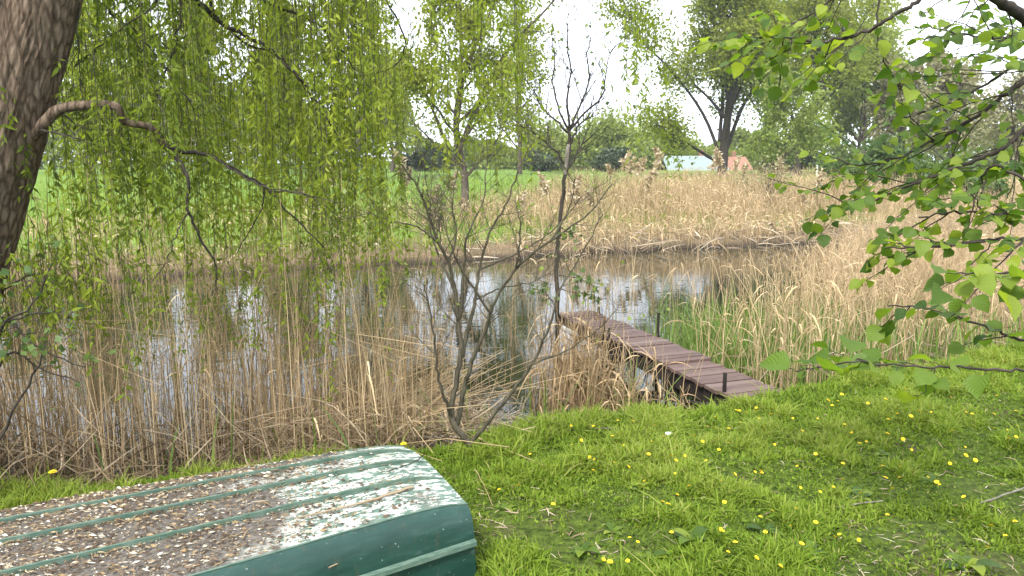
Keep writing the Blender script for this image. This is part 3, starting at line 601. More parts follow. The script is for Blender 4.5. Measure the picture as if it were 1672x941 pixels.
# ------------------------------------------------------------------ slim half-dead tree beside the jetty end
rr = np.random.default_rng(83); Y0 = 9.0; base = W(910, 512, Y0); base[2] = -.9
root = empty('slim_tree', A(base[0], base[1], -.9), 'slim bare tree with few leaves standing at the water end of the jetty', 'tree'); g = Geo(); gl = Geo(); an = []
tr = tube(g, [base, W(910, 505, Y0), W(909, 430, Y0), W(914, 360, Y0 + .05), W(923, 290, Y0), W(929, 240, Y0), W(930, 212, Y0)], .03, .02, 8, 24, wob=.008, rr=rr)
for pts in ([(930, 214), (915, 180), (903, 140), (905, 90), (900, 50)], [(930, 212), (926, 160), (932, 110), (925, 60), (930, 20)], [(930, 212), (945, 175), (962, 130), (958, 90), (965, 60)], [(930, 213), (960, 180), (985, 155), (990, 110), (1000, 80)],
            [(930, 218), (905, 195), (880, 165), (868, 140)], [(929, 240), (945, 205), (965, 190), (975, 175)], [(926, 270), (900, 240), (870, 215), (850, 205)], [(924, 280), (950, 240), (958, 215)]):
    dd = rr.normal(0, .25); pl = tube(g, [W(x, y, Y0 + dd * k / 4) for k, (x, y) in enumerate(pts)], .016, .005, 5, 14, wob=.008, rr=rr); subtwigs(g, pl, .014, 11, .65, rr, an, .6, 4, depth=1)
an2 = []
for pts in ([(911, 470), (935, 478), (960, 480), (985, 490)], [(912, 450), (945, 455), (975, 470)], [(911, 500), (890, 480), (870, 470)], [(914, 370), (935, 385), (950, 400)]):
    pl = tube(g, [W(x, y, Y0 - .1 * k) for k, (x, y) in enumerate(pts)], .007, .002, 4, 8); an2.append(pl[2:])
g.build('trunk', M['darkbark'], root)
crown(gl, an2, 130, .06, .075, rr, -.1); crown(gl, an, 60, .05, .06, rr, -.3); gl.build('leaves', M['bush'], root, False)
g = Geo(); pl = spline([W(929, 236, Y0), W(926, 255, Y0), W(923, 285, Y0)], 8); tubes(g, pl[None], np.full((1, 8), .027) * A(.8, 1, 1.1, 1, 1.15, 1, .95, .8), 9)
o = g.build('peeled_bark', M['palebark'], root); o['label'] = 'pale frayed bark around the trunk below the fork'

# ------------------------------------------------------------------ bare multi-stemmed shrub on the near bank
rr = np.random.default_rng(85); b0 = W(766, 716, 4.3); b0[2] = zg(b0[0], 4.3) - .02; Ys = 4.3
root = empty('shrub', b0, 'bare multi-stemmed shrub with curved base standing at the near bank behind the boat', 'shrub'); g = Geo(); gl = Geo(); an = []
S = [([(768, 726, 0), (752, 706, 0), (738, 684, 0), (741, 640, .02), (752, 580, .05), (748, 520, .1), (742, 470, .12), (733, 430, .1), (715, 395, .05), (698, 345, 0), (678, 300, -.05), (655, 268, -.1)], .032, .006),
     ([(745, 697, .02), (757, 640, 0), (770, 590, -.05), (792, 540, -.1), (805, 500, -.15), (842, 440, -.2), (900, 392, -.25), (960, 350, -.3), (1000, 300, -.3)], .024, .004),
     ([(752, 585, .05), (766, 530, .1), (776, 490, .15), (782, 440, .2), (800, 380, .2), (828, 330, .25), (850, 270, .3), (868, 235, .3)], .02, .004),
     ([(768, 724, 0), (795, 692, -.03), (835, 640, -.1), (868, 595, -.15), (898, 530, -.2), (912, 478, -.2), (935, 440, -.2), (985, 350, -.2)], .019, .004),
     ([(736, 678, -.02), (716, 620, -.1), (711, 560, -.15), (700, 500, -.2), (692, 462, -.25)], .014, .004),
     ([(742, 475, .12), (722, 430, .2), (704, 380, .25), (700, 330, .3), (690, 250, .3)], .014, .003),
     ([(750, 520, .1), (758, 440, .15), (762, 390, .1), (790, 320, .1), (795, 220, .1)], .015, .003),
     ([(783, 440, .2), (850, 410, .3), (905, 375, .4), (950, 320, .4)], .011, .003),
     ([(715, 395, .05), (680, 370, -.05), (640, 362, -.1), (592, 345, -.15)], .009, .002),
     ([(733, 432, .1), (745, 380, .1), (738, 330, .15), (752, 262, .2)], .011, .003),
     ([(868, 595, -.15), (930, 570, -.2), (985, 530, -.25), (1010, 500, -.3)], .009, .002),
     ([(800, 510, -.15), (760, 450, -.25), (735, 400, -.3), (722, 350, -.3)], .011, .003),
     ([(776, 490, .15), (820, 470, .1), (870, 460, .05), (905, 440, 0)], .009, .002),
     ([(900, 392, -.25), (930, 340, -.25), (940, 290, -.3)], .008, .002), ([(842, 440, -.2), (850, 380, -.3), (840, 320, -.3)], .009, .002)]
for pts, r0, r1 in S:
    pl = tube(g, [W(x, y, Ys + d) for x, y, d in pts], r0 * .75, r1 * .75, 7, len(pts) * 5, wob=.003, rr=rr)
    subtwigs(g, pl, r1 * 1.7, 15, .42, rr, an, .25, 4, .4, depth=1)
g.build('stems', M['shrubbark'], root); crown(gl, an, 240, .03, .024, rr, .1); gl.build('leaves', M['fresh'], root, False)
# left edge shrub
rr = np.random.default_rng(86); bl = hit(-70, 800); root = empty('shrub', bl, 'dark bare twiggy shrub at the left edge below the willow trunk', 'shrub'); g = Geo(); gl = Geo(); an = []
for pts in ([(-60, 700), (-20, 560), (30, 520), (90, 508)], [(-60, 700), (-10, 560), (50, 500), (85, 430)], [(-60, 720), (0, 590), (60, 600), (130, 625)], [(-60, 720), (-10, 520), (40, 455), (95, 452)], [(-60, 700), (0, 540), (60, 570), (140, 600)], [(-60, 740), (10, 690), (60, 600), (80, 540)]):
    dd = rr.uniform(-.2, .3); pl = tube(g, [bl] + [W(x, y, bl[1] + .1 + dd) for x, y in pts[1:]], .01, .003, 5, 14, wob=.006, rr=rr); subtwigs(g, pl, .006, 5, .3, rr, an, .2, 3, .3)
g.build('stems', M['darkbark'], root); crown(gl, an, 120, .03, .04, rr); gl.build('leaves', M['bush'], root, False)

# ------------------------------------------------------------------ the weeping willow at left
rr = np.random.default_rng(91)
tb = A(-3.3, 3.75, float(zg(-3.3, 3.75)))
root = empty('weeping_willow', tb, 'weeping willow with thick leaning trunk and hanging leafy shoots at the left edge', 'tree')
K, Sd = 260, 200
cl = spline([tb + A(-.05, 0, -.3), tb + A(.02, 0, .15), W(-104, 560, 3.75), W(-74, 470, 3.75), W(-23, 300, 3.75), W(11, 190, 3.75), W(38, 90, 3.76), W(66, 0, 3.78), W(95, -110, 3.8), W(120, -240, 3.9)], K)
hgt = np.linspace(0, 1, K); rad = np.interp(hgt, [0, .08, .2, .55, .75, 1], [.36, .27, .225, .19, .175, .14])
an_ = np.arange(Sd) * 2 * np.pi / Sd; t_ = unit(np.gradient(cl, axis=0)); u_ = unit(np.cross(t_, A(0, 1, 0))); w_ = np.cross(t_, u_)
HH, AA = np.meshgrid(np.linspace(0, 4.3, K), an_, indexing='ij')
rid = np.abs(vnoise(AA * 11 + 1.6 * vnoise(HH * 4, AA * 3), HH * 3.4) - .5) * 2; fine = vnoise(AA * 14, HH * 16)
rad2 = rad[:, None] * (1 + .05 * (vnoise(AA * 1.3, HH * 1.2) - .5)) - .010 * (1 - rid) ** 2.5 + .004 * fine - .006 * vnoise(AA * 25, HH * 9)
V = cl[:, None] + rad2[..., None] * (np.cos(an_)[None, :, None] * u_[:, None] + np.sin(an_)[None, :, None] * w_[:, None])
kk = np.arange(K - 1)[:, None] * Sd; jj = np.arange(Sd)[None]; j2 = (jj + 1) % Sd
g = Geo(); g.add(V, np.stack([kk + jj, kk + j2, kk + Sd + j2, kk + Sd + jj], -1).reshape(-1, 4))
m, n, l, b = newmat('willow_bark'); co = coords(n, l, (16, 16, 3.2), rot=(0, R(-14), 0)); t1 = noise(n, l, 2.2, 8, co, .7); vo = n.new('ShaderNodeTexVoronoi'); vo.feature = 'DISTANCE_TO_EDGE'; vo.inputs['Scale'].default_value = 2.2
dst = mixc(n, l, .25, co, t1.outputs['Color']); l.new(dst, vo.inputs['Vector'])
r_ = ramp(n, [(.25, (.08, .056, .039)), (.5, (.185, .135, .096)), (.75, (.28, .225, .17))]); l.new(t1.outputs['Fac'], r_.inputs[0])
cr = ramp(n, [(.0, (.35, .33, .31)), (.22, (1, 1, 1))]); l.new(vo.outputs['Distance'], cr.inputs[0])
mm = n.new('ShaderNodeMixRGB'); mm.blend_type = 'MULTIPLY'; mm.inputs[0].default_value = .8; l.new(r_.outputs[0], mm.inputs[1]); l.new(cr.outputs[0], mm.inputs[2]); l.new(mm.outputs[0], b.inputs['Base Color'])
b.inputs['Roughness'].default_value = .95; b.inputs['Specular IOR Level'].default_value = .1
ad = n.new('ShaderNodeMath'); ad.operation = 'ADD'; l.new(cr.outputs[0], ad.inputs[0]); l.new(t1.outputs['Fac'], ad.inputs[1]); bump(n, l, b, ad.outputs[0], .8, .02); M['willowbark'] = m
g.build('trunk', M['willowbark'], root)
def bough(pts, r0, r1, sides=10, n=24, wob=.004, mat='willowbark'):
    g = Geo(); pl = tube(g, pts, r0, r1, sides, n, wob=wob, rr=rr); return g, pl
# forked limb at the upper left and a knot where a limb was lost
g, _ = bough([W(0, 170, 3.72), W(-12, 90, 3.68), W(-40, 0, 3.6), W(-90, -120, 3.5)], .12, .09, 16); g.build('limb', M['willowbark'], root)
# crooked branch
twig = Geo(); tanch = []
g, plA = bough([W(25, 250, 3.72), W(62, 212, 3.7), W(95, 180, 3.7), W(135, 173, 3.72), W(188, 174, 3.75), W(203, 198, 3.8), W(250, 210, 3.85), W(268, 240, 3.9)], .031, .017, 10, 48, .0012); g.build('branch', M['willowbark'], root)
for pts, r0, r1 in (([(268, 240, 3.9), (300, 247, 3.95), (345, 256, 4), (400, 287, 4.1), (432, 305, 4.15), (470, 345, 4.2), (530, 405, 4.3)], .014, .004), ([(268, 240, 3.9), (292, 262, 3.9), (308, 300, 3.9), (308, 345, 3.9), (330, 395, 3.95), (352, 432, 4), (352, 475, 4)], .013, .004),
                    ([(432, 305, 4.15), (425, 345, 4.2), (400, 390, 4.2), (385, 415, 4.2)], .006, .002), ([(308, 345, 3.9), (290, 380, 3.8), (270, 430, 3.8), (250, 460, 3.8)], .005, .002), ([(345, 256, 4), (420, 300, 3.9), (480, 315, 3.9), (560, 330, 3.9)], .006, .002),
                    ([(65, 213, 3.65), (110, 222, 3.6), (150, 235, 3.55)], .006, .002), ([(100, 182, 3.7), (120, 200, 3.7), (150, 215, 3.7)], .006, .002), ([(440, 312, 4.1), (500, 318, 4.1), (560, 360, 4.1)], .005, .002)):
    pl = tube(twig, [W(*p) for p in pts], r0, r1, 7, len(pts) * 6, wob=.004, rr=rr); subtwigs(twig, pl, .004, 5, .35, rr, tanch, -.1, 3, .2)
# upper descending branches
for pts, r0, r1 in (([(200, -160, 4.1), (270, -60, 4.3), (322, 2, 4.4), (370, 42, 4.5), (440, 80, 4.6), (490, 130, 4.6), (520, 175, 4.65), (555, 228, 4.7)], .022, .004), ([(250, -160, 4.6), (350, -60, 4.8), (430, 2, 5), (505, 30, 5.1), (545, 70, 5.2), (600, 140, 5.2)], .018, .004),
                    ([(350, -60, 4.8), (345, 10, 4.7), (400, 70, 4.7), (455, 90, 4.7), (500, 150, 4.7)], .012, .003), ([(300, -150, 4.2), (295, -20, 4.2), (290, 60, 4.2), (260, 150, 4.2), (250, 200, 4.2)], .009, .003), ([(160, -150, 4), (170, 0, 4), (230, 60, 4.1), (290, 140, 4.1), (330, 200, 4.2)], .009, .002),
                    ([(500, -150, 6), (600, -40, 6), (660, 60, 6), (640, 110, 6), (560, 130, 6)], .012, .003), ([(120, -100, 3.8), (125, 0, 3.8), (128, 80, 3.8), (132, 150, 3.8)], .006, .002), ([(200, -60, 3.7), (255, 0, 3.8), (180, 60, 3.9), (120, 110, 3.9)], .007, .002)):
    pl = tube(twig, [W(*p) for p in pts], r0, r1, 8, len(pts) * 6, wob=.005, rr=rr); subtwigs(twig, pl, .005, 8, .5, rr, tanch, -.25, 3, .3)
# overhead boughs from the trunk head that carry the hanging shoots
head = cl[-1]
for tx, ty, tz in ((-1.6, 4.6, 3.9), (.2, 5.2, 4.3), (1.6, 5.8, 4.2), (-2.2, 6.4, 4.4), (-.6, 7.0, 4.6)):
    g, pl = bough([head - A(.02, 0, .25), head + (A(tx, ty, tz) - head) * .35 + A(0, 0, .55), head + (A(tx, ty, tz) - head) * .7 + A(0, 0, .5), A(tx, ty, tz)], .075, .015, 9); g.build('branch', M['willowbark'], root)
twig.build('twigs', M['darkbark'], root)
# hanging shoots
def shoots(gs, gl, starts, L, rr, lps=46, ll=.045, rlo=0, rhi=1., r=.0016):
    N = len(starts); K = 12; t = np.linspace(0, 1, K); az = rr.random(N) * 6.283; sw = np.abs(rr.normal(0, .09, N))
    d = np.stack([np.cos(az), np.sin(az)], -1); ph = rr.random(N) * 6; wv = .018 * np.sin(t[None] * 7 + ph[:, None])
    P = np.empty((N, K, 3)); P[..., :2] = starts[:, None, :2] + d[:, None] * (sw[:, None] * L[:, None] * (t ** .6)[None] + wv)[..., None]; P[..., 2] = starts[:, None, 2] - L[:, None] * t[None]
    tubes(gs, P, np.full((N, K), r) * np.linspace(1.3, .6, K), 3)
    cnt = (L * lps).astype(int); ix = np.repeat(np.arange(N), cnt); n_ = len(ix)
    tt = rr.random(n_) ** .9; f = tt * (K - 1); i0 = np.minimum(f.astype(int), K - 2); fr = (f - i0)[:, None]
    # leaves gather in tufts along the shoot, leaving gaps
    keep = vnoise(ix * 7.3, tt * L[ix] * 5.5) > .33; ix, i0, fr, n_ = ix[keep], i0[keep], fr[keep], keep.sum()
    B = P[ix, i0] * (1 - fr) + P[ix, i0 + 1] * fr; a2 = rr.random(n_) * 6.283
    D = np.stack([np.cos(a2), np.sin(a2), rr.normal(-1.0, .5, n_)], -1); LL = 1.05 * ll * (.5 + .8 * rr.random(n_))
    tone = np.clip(rlo + (rhi - rlo) * (.4 * rr.random(n_) + .6 * rr.random(N)[ix]), 0, 1)
    leaves(gl, B, D, LL, LL * .13 + .001, tone, rr, .4)
gs = Geo(); gl = Geo()
def curtain(n, px0, px1, Y0, Y1, bot, botj, lps=46, ll=.045, rlo=0., rhi=1., topz=(3.2, 4.3)):
    px = rr.uniform(px0, px1, n); Yc = rr.uniform(Y0, Y1, n); st = np.array([W(a_, -80, b_) for a_, b_ in zip(px, Yc)]); st[:, 2] = rr.uniform(*topz, n)
    bt = np.array([W(a_, np.interp(a_, *bot) + rr.normal(0, botj), b_)[2] for a_, b_ in zip(px, Yc)])
    shoots(gs, gl, st, np.maximum(.5, st[:, 2] - bt), rr, lps, ll, rlo, rhi)
curtain(350, 70, 640, 4.3, 7.2, ([60, 150, 250, 330, 400, 480, 560, 610, 650], [350, 330, 350, 385, 385, 375, 340, 330, 150]), 70, 44, .05, .2, 1.)
curtain(110, 330, 560, 4.2, 6.0, ([330, 420, 560], [330, 350, 320]), 70, 50, .05, .3, 1.)
curtain(60, 60, 330, 3.7, 4.4, ([60, 130, 200, 280, 330], [380, 330, 360, 370, 300]), 60, 44, .05, 0, .6)
curtain(34, 555, 620, 4.8, 6.0, ([555, 590, 620], [430, 450, 380]), 40, 56, .055, .1, .8)
curtain(5, 500, 512, 4.3, 4.6, ([500, 512], [640, 650]), 15, 40, .05, .2, .9)
curtain(30, 150, 300, 3.8, 4.6, ([150, 210, 300], [440, 330, 440]), 30, 46, .05, 0, .5)
curtain(48, 690, 880, 5.0, 7.0, ([690, 740, 800, 850, 880], [230, 270, 300, 220, 120]), 60, 42, .055, .2, .9)
curtain(20, 800, 850, 4.5, 5.5, ([815, 850], [190, 170]), 50, 46, .06, .1, .7)
curtain(26, 1025, 1125, 5.0, 7.0, ([1025, 1060, 1125], [130, 190, 200]), 60, 34, .06, .1, .7)
curtain(10, 985, 1050, 5.0, 6.5, ([985, 1050], [110, 190]), 40, 30, .06, .1, .7)
# leafy side shoots hanging from the crooked branch
st = np.concatenate([plA[10:], np.concatenate(tanch)]); st = st[rr.choice(len(st), 190)]; shoots(gs, gl, st, rr.uniform(.15, .65, len(st)), rr, 50, .045, 0, .7)
# low leafy sprays by the trunk
px = rr.uniform(-20, 160, 110); st = np.array([W(a_, rr.uniform(330, 470), rr.uniform(3.6, 4.6)) for a_ in px]); shoots(gs, gl, st, rr.uniform(.2, .55, 110), rr, 60, .05, .2, .9)
px = rr.uniform(130, 560, 150); st = np.array([W(a_, rr.uniform(370, 520), rr.uniform(4.2, 5.6)) for a_ in px]); shoots(gs, gl, st, rr.uniform(.2, .6, 150), rr, 45, .045, .1, .8)
gs.build('shoots', M['shrubbark'], root); gl.build('leaves', M['willow'], root, False)

# ------------------------------------------------------------------ the upturned boat
m, n, l, b = newmat('boat_bottom_paint')
co = coords(n, l, (1, 1, 1)); ms = n.new('ShaderNodeMapping'); ms.inputs['Scale'].default_value = (7, 20, 14); l.new(co, ms.inputs['Vector'])
tp = noise(n, l, 2.6, 8, ms.outputs[0], .72); td = noise(n, l, 2.2, 5, co, .6); tf = noise(n, l, 60, 4, co, .7); tg = noise(n, l, 6, 4, co)
gr = ramp(n, [(.3, (.05, .105, .075)), (.7, (.13, .19, .15))]); l.new(tg.outputs[0], gr.inputs[0])
sp = n.new('ShaderNodeSeparateXYZ'); l.new(co, sp.inputs[0])
along = n.new('ShaderNodeMapRange'); along.inputs[1].default_value = .05; along.inputs[2].default_value = 1.3; l.new(sp.outputs['X'], along.inputs[0])
def madd(a_, k1, b_, k2, c_=0):
    x = n.new('ShaderNodeMath'); x.operation = 'MULTIPLY_ADD'; l.new(a_, x.inputs[0]); x.inputs[1].default_value = k1
    y = n.new('ShaderNodeMath'); y.operation = 'MULTIPLY_ADD'; l.new(b_, y.inputs[0]); y.inputs[1].default_value = k2; y.inputs[2].default_value = c_; l.new(y.outputs[0], x.inputs[2]); return x.outputs[0]
wm = ramp(n, [(.495, (0, 0, 0)), (.535, (1, 1, 1))]); l.new(madd(tp.outputs['Fac'], 1, along.outputs[0], .05), wm.inputs[0])
dm = ramp(n, [(.56, (0, 0, 0)), (.68, (1, 1, 1))]); l.new(madd(td.outputs['Fac'], .8, along.outputs[0], .30, .08), dm.inputs[0])
dirt = ramp(n, [(.35, (.045, .039, .032)), (.65, (.15, .132, .11))]); l.new(tf.outputs['Fac'], dirt.inputs[0])
wht = ramp(n, [(.3, (.42, .42, .38)), (.7, (.66, .66, .6))]); l.new(tf.outputs['Fac'], wht.inputs[0])
c = mixc(n, l, wm.outputs[0], gr.outputs[0], wht.outputs[0]); c = mixc(n, l, dm.outputs[0], c, dirt.outputs[0]); l.new(c, b.inputs['Base Color']); b.inputs['Roughness'].default_value = .7
bump(n, l, b, madd(wm.outputs[0], .4, tf.outputs['Fac'], .6), .6, .006); M['boattop'] = m
m, n, l, b = newmat('boat_green_paint'); co = coords(n, l, (1.5, 1.5, 6)); t = noise(n, l, 3, 6, co, .65); t2 = noise(n, l, 70, 3, coords(n, l))
r_ = ramp(n, [(.3, (.006, .028, .02)), (.55, (.012, .045, .034)), (.7, (.03, .07, .056)), (.8, (.06, .085, .07))]); l.new(t.outputs[0], r_.inputs[0])
spk = ramp(n, [(.70, (0, 0, 0)), (.74, (1, 1, 1))]); l.new(t2.outputs[0], spk.inputs[0]); c = mixc(n, l, spk.outputs[0], r_.outputs[0], (.3, .38, .35))
sc_ = noise(n, l, 5, 7, coords(n, l, (.7, 3, 3), rot=(0, R(8), 0)), .75); scr = ramp(n, [(.6, (0, 0, 0)), (.68, (.55, .55, .55))]); l.new(sc_.outputs['Fac'], scr.inputs[0]); c = mixc(n, l, scr.outputs[0], c, (.10, .135, .115))
dr_ = noise(n, l, 9, 4, coords(n, l, (5, 5, .5)), .6); drr = ramp(n, [(.55, (0, 0, 0)), (.72, (.5, .5, .5))]); l.new(dr_.outputs['Fac'], drr.inputs[0]); c = mixc(n, l, drr.outputs[0], c, (.05, .05, .03)); l.new(c, b.inputs['Base Color'])
b.inputs['Roughness'].default_value = .34; b.inputs['Specular IOR Level'].default_value = .4; bump(n, l, b, t.outputs[0], .15, .01); M['boatside'] = m
m, n, l, b = newmat('boat_rail_paint'); t = noise(n, l, 18, 5, coords(n, l, (1, 4, 4))); r_ = ramp(n, [(.3, (.03, .075, .05)), (.7, (.12, .17, .13))]); l.new(t.outputs[0], r_.inputs[0]); l.new(r_.outputs[0], b.inputs['Base Color']); b.inputs['Roughness'].default_value = .5; M['rail'] = m
M['boatdark'] = barkmat('boat_shadow_side', (.008, .03, .026), (.02, .05, .044), (6, 6, 6), .1)
bo = A(-.3675, 3.2025, 0); BU = unit(A(-.868, -.496, 0)); BV = A(-BU[1] * -1, 0, 0); BV = A(BU[1], -BU[0], 0)     # u to the bow, v to the far side
bz = float(zg(bo[0] - .6, bo[1] - .1, False)) + .04
root = empty('upturned_boat', (bo[0], bo[1], bz), 'upturned green flat-bottomed boat with flaking paint lying on the grass', 'boat')
root.rotation_euler = (0, 0, math.atan2(BU[1], BU[0]))
LB = 3.5; SS = np.linspace(0, LB, 40)
def wb(s): return np.interp(s, [0, .4, .9, 1.6, 2.3, 2.9, 3.3, 3.5], [.36, .385, .42, .455, .43, .31, .15, .05])
def topz(s, f): return np.interp(f, [-1, -.36, .14, .58, 1], [.283, .306, .317, .312, .283]) - .03 * np.exp(-(s / .1)) + .0 * s
# in boat-local axes x = to bow, y = to far side is -90 deg mirrored, so y_local = v * SGN
SGN = 1 if np.cross(BU, BV)[2] > 0 else -1
def bl(s, v, z): return np.stack(np.broadcast_arrays(s, SGN * v, z), -1)
def bbuild(g, name, mat, sm=False):
    o = g.build(name, mat, None, sm); o.parent = root; return o
def strip(g, prof):       # prof: list of functions s -> (v, z)
    P = np.stack([bl(SS, *f(SS)) for f in prof], 1); k, c_ = P.shape[:2]; ii, jj = np.meshgrid(np.arange(k - 1), np.arange(c_ - 1), indexing='ij'); q = (ii * c_ + jj).ravel()
    g.add(P, np.stack([q, q + 1, q + c_ + 1, q + c_], -1))
FR = np.linspace(-1, 1, 21)
g = Geo(); strip(g, [(lambda s, f=f: (wb(s) * f, topz(s, f))) for f in FR]); bbuild(g, 'bottom', M['boattop'], True)
for f in (.58, .14, -.36):
    g = Geo(); w_ = .007; h_ = .02
    fade = lambda s: np.clip(s / .14, .12, 1)
    strip(g, [lambda s, f=f: (wb(s) * f + w_, topz(s, f) - .004), lambda s, f=f: (wb(s) * f + w_ * .8, topz(s, f) + h_ * fade(s)), lambda s, f=f: (wb(s) * f - w_ * .8, topz(s, f) + h_ * fade(s)), lambda s, f=f: (wb(s) * f - w_, topz(s, f) - .004)]); bbuild(g, 'keel_strip', M['rail'])
for sd in (-1, 1):
    g = Geo(); strip(g, [lambda s: (sd * wb(s), topz(s, 1) + .001), lambda s: (sd * (wb(s) + .016), topz(s, 1) - .007), lambda s: (sd * (wb(s) + .032), topz(s, 1) - .022), lambda s: (sd * (wb(s) + .045), topz(s, 1) - .045), lambda s: (sd * (wb(s) + .055), .19), lambda s: (sd * (wb(s) + .066), .14), lambda s: (sd * (wb(s) + .07), .10)]); bbuild(g, 'side_panel', M['boatside'], True)
    g = Geo(); strip(g, [lambda s: (sd * (wb(s) + .068), .128), lambda s: (sd * (wb(s) + .088), .124), lambda s: (sd * (wb(s) + .09), .106), lambda s: (sd * (wb(s) + .066), .102)]); bbuild(g, 'rub_rail', M['rail'])
    g = Geo(); strip(g, [lambda s: (sd * (wb(s) + .068), .104), lambda s: (sd * (wb(s) + .075), .05), lambda s: (sd * (wb(s) + .085), -.07), lambda s: (sd * (wb(s) + .06), -.08)]); bbuild(g, 'gunwale', M['boatside'])
g = Geo(); w0 = wb(0)
pr = [(-w0 - .085, -.08), (-w0 - .07, .10), (-w0 - .05, .2), (-w0 - .025, topz(0, 1) - .035), (-w0, topz(0, 1)), *[(w0 * f, topz(0, f)) for f in FR[1:-1]], (w0, topz(0, 1)), (w0 + .025, topz(0, 1) - .035), (w0 + .05, .2), (w0 + .07, .10), (w0 + .085, -.08)]
pr = np.array(pr); N_ = len(pr); top_ = bl(np.zeros(N_) + .001, pr[:, 0], pr[:, 1]); bot_ = bl(np.zeros(N_) + .001, pr[:, 0] * .98, np.full(N_, -.1)); bot_[:, 2] = np.minimum(bot_[:, 2], top_[:, 2] - .001)
g.add(np.concatenate([top_, bot_]), [[i_, i_ + 1, N_ + i_ + 1, N_ + i_] for i_ in range(N_ - 1)]); bbuild(g, 'transom', M['boatside'])
# chine edge trim, pale worn line
for sd in (-1, 1):
    g = Geo(); P = bl(SS, sd * (wb(SS) + .002), topz(SS, 1) + .001); tubes(g, P[None], np.full((1, len(SS)), .0045), 5); bbuild(g, 'chine_edge', M['rail'], True)
# leaf litter on the boat (loose: a thing of its own)
rr = np.random.default_rng(95); g = Geo(); n_ = 26000
s_ = rr.random(n_) ** .75 * 3.3; f_ = rr.uniform(-.98, .98, n_); s_ = s_ + .1
nr = 9000; s_ = np.concatenate([s_, rr.random(nr) ** .7 * 3.2 + .15]); f_ = np.concatenate([f_, np.clip(rr.choice([.58, .14, -.36, .95], nr) + np.abs(rr.normal(0, .05, nr)) * rr.choice([-1, 1], nr, p=[.25, .75]), -.97, .97)]); n_ += nr
keep = rr.random(n_) < np.clip(.12 + s_ * .75 + .8 * (fbm(s_ * 3, f_ * 3) - .5) + 1.3 * (fbm(s_ * 14, f_ * 9) - .5), .02, 1); s_, f_ = s_[keep], f_[keep]; n_ = len(s_)
Rm = np.array(root.matrix_world) if False else None
ca, sa = math.cos(root.rotation_euler[2]), math.sin(root.rotation_euler[2])
def toworld(p): return np.stack([bo[0] + p[..., 0] * ca - p[..., 1] * sa, bo[1] + p[..., 0] * sa + p[..., 1] * ca, bz + p[..., 2]], -1)
B = toworld(bl(s_, wb(s_) * f_, topz(s_, f_) + .003 + .006 * rr.random(n_))); a2 = rr.normal(root.rotation_euler[2], .45, n_)
D = np.stack([np.cos(a2), np.sin(a2), rr.normal(.12, .12, n_)], -1); L = .006 + .026 * rr.random(n_) ** 2.6
nup = unit(np.stack([rr.normal(0, .35, n_), rr.normal(0, .35, n_), np.ones(n_)], -1)); D = unit(D); sdv = unit(np.cross(D, nup)); Wd = (L * (.08 + .14 * rr.random(n_)))[:, None]; mid = B + D * L[:, None] * .5
V = np.stack([B, mid + sdv * Wd + A(0, 0, .003), B + D * L[:, None], mid - sdv * Wd], 1); g.add(V, np.arange(n_ * 4).reshape(n_, 4), rnd=np.clip(rr.random(n_) ** 2.4 + .35 * (fbm(s_ * 9 + 3, f_ * 5) - .5), 0, 1))
M['husk'] = leafmat('fallen_husks', [(.07, .05, .035), (.15, .11, .075), (.28, .2, .1), (.42, .37, .28), (.6, .57, .5)], .1, .8, .1, 1.1)
nf = 1500; s2 = rr.random(nf) ** .8 * 3.2 + .1; f2 = np.clip(np.where(rr.random(nf) < .5, rr.choice([.58, .14, -.36], nf) + rr.normal(.02, .06, nf), rr.uniform(-.95, .95, nf)), -.95, .95)
litter(g, *toworld(bl(s2, wb(s2) * f2, topz(s2, f2) + .007 + .008 * rr.random(nf))).T, rr, .05, .0011, .35, .62, .1)
tag(g.build('leaf_litter', M['husk'], None, False), 'old leaf and husk litter scattered over the boat bottom', 'leaf litter', kind='stuff')
def stickpts(pts, r0, r1, name, label, cat, mat, group=None):
    g = Geo(); tube(g, pts, r0, r1, 6, 14, rnd=.5, wob=.002); return tag(g.build(name, M[mat]), label, cat, group)
bp = lambda s, f, dz: toworld(bl(np.array(s), wb(s) * f, topz(s, f) + dz))
stickpts([bp(.18, -.55, .012), bp(.4, -.62, .012), bp(.68, -.6, .012)], .007, .003, 'fallen_twig', 'brown twig lying on the boat bottom near its transom', 'twig', 'litter')
stickpts([bp(.02, .15, .03), bp(.1, .0, .02), bp(.22, -.08, .012)], .003, .002, 'fallen_twig', 'small dark twig across the transom edge of the boat', 'twig', 'darkbark')
stickpts([bp(1.0, -.98, .01), hit(560, 915) + A(0, 0, .12), hit(610, 960) + A(0, 0, .03)], .0025, .0015, 'reed_stem', 'thin dry stem hanging down the green boat side', 'stem', 'reed')
stickpts([toworld(bl(np.array(.62), np.array(-.47), np.array(.2))), hit(705, 905) + A(0, 0, .13), hit(748, 908) + A(0, 0, .02)], .003, .0015, 'reed_stem', 'curved brown stem leaning on the rub rail by the boat transom', 'stem', 'litter')

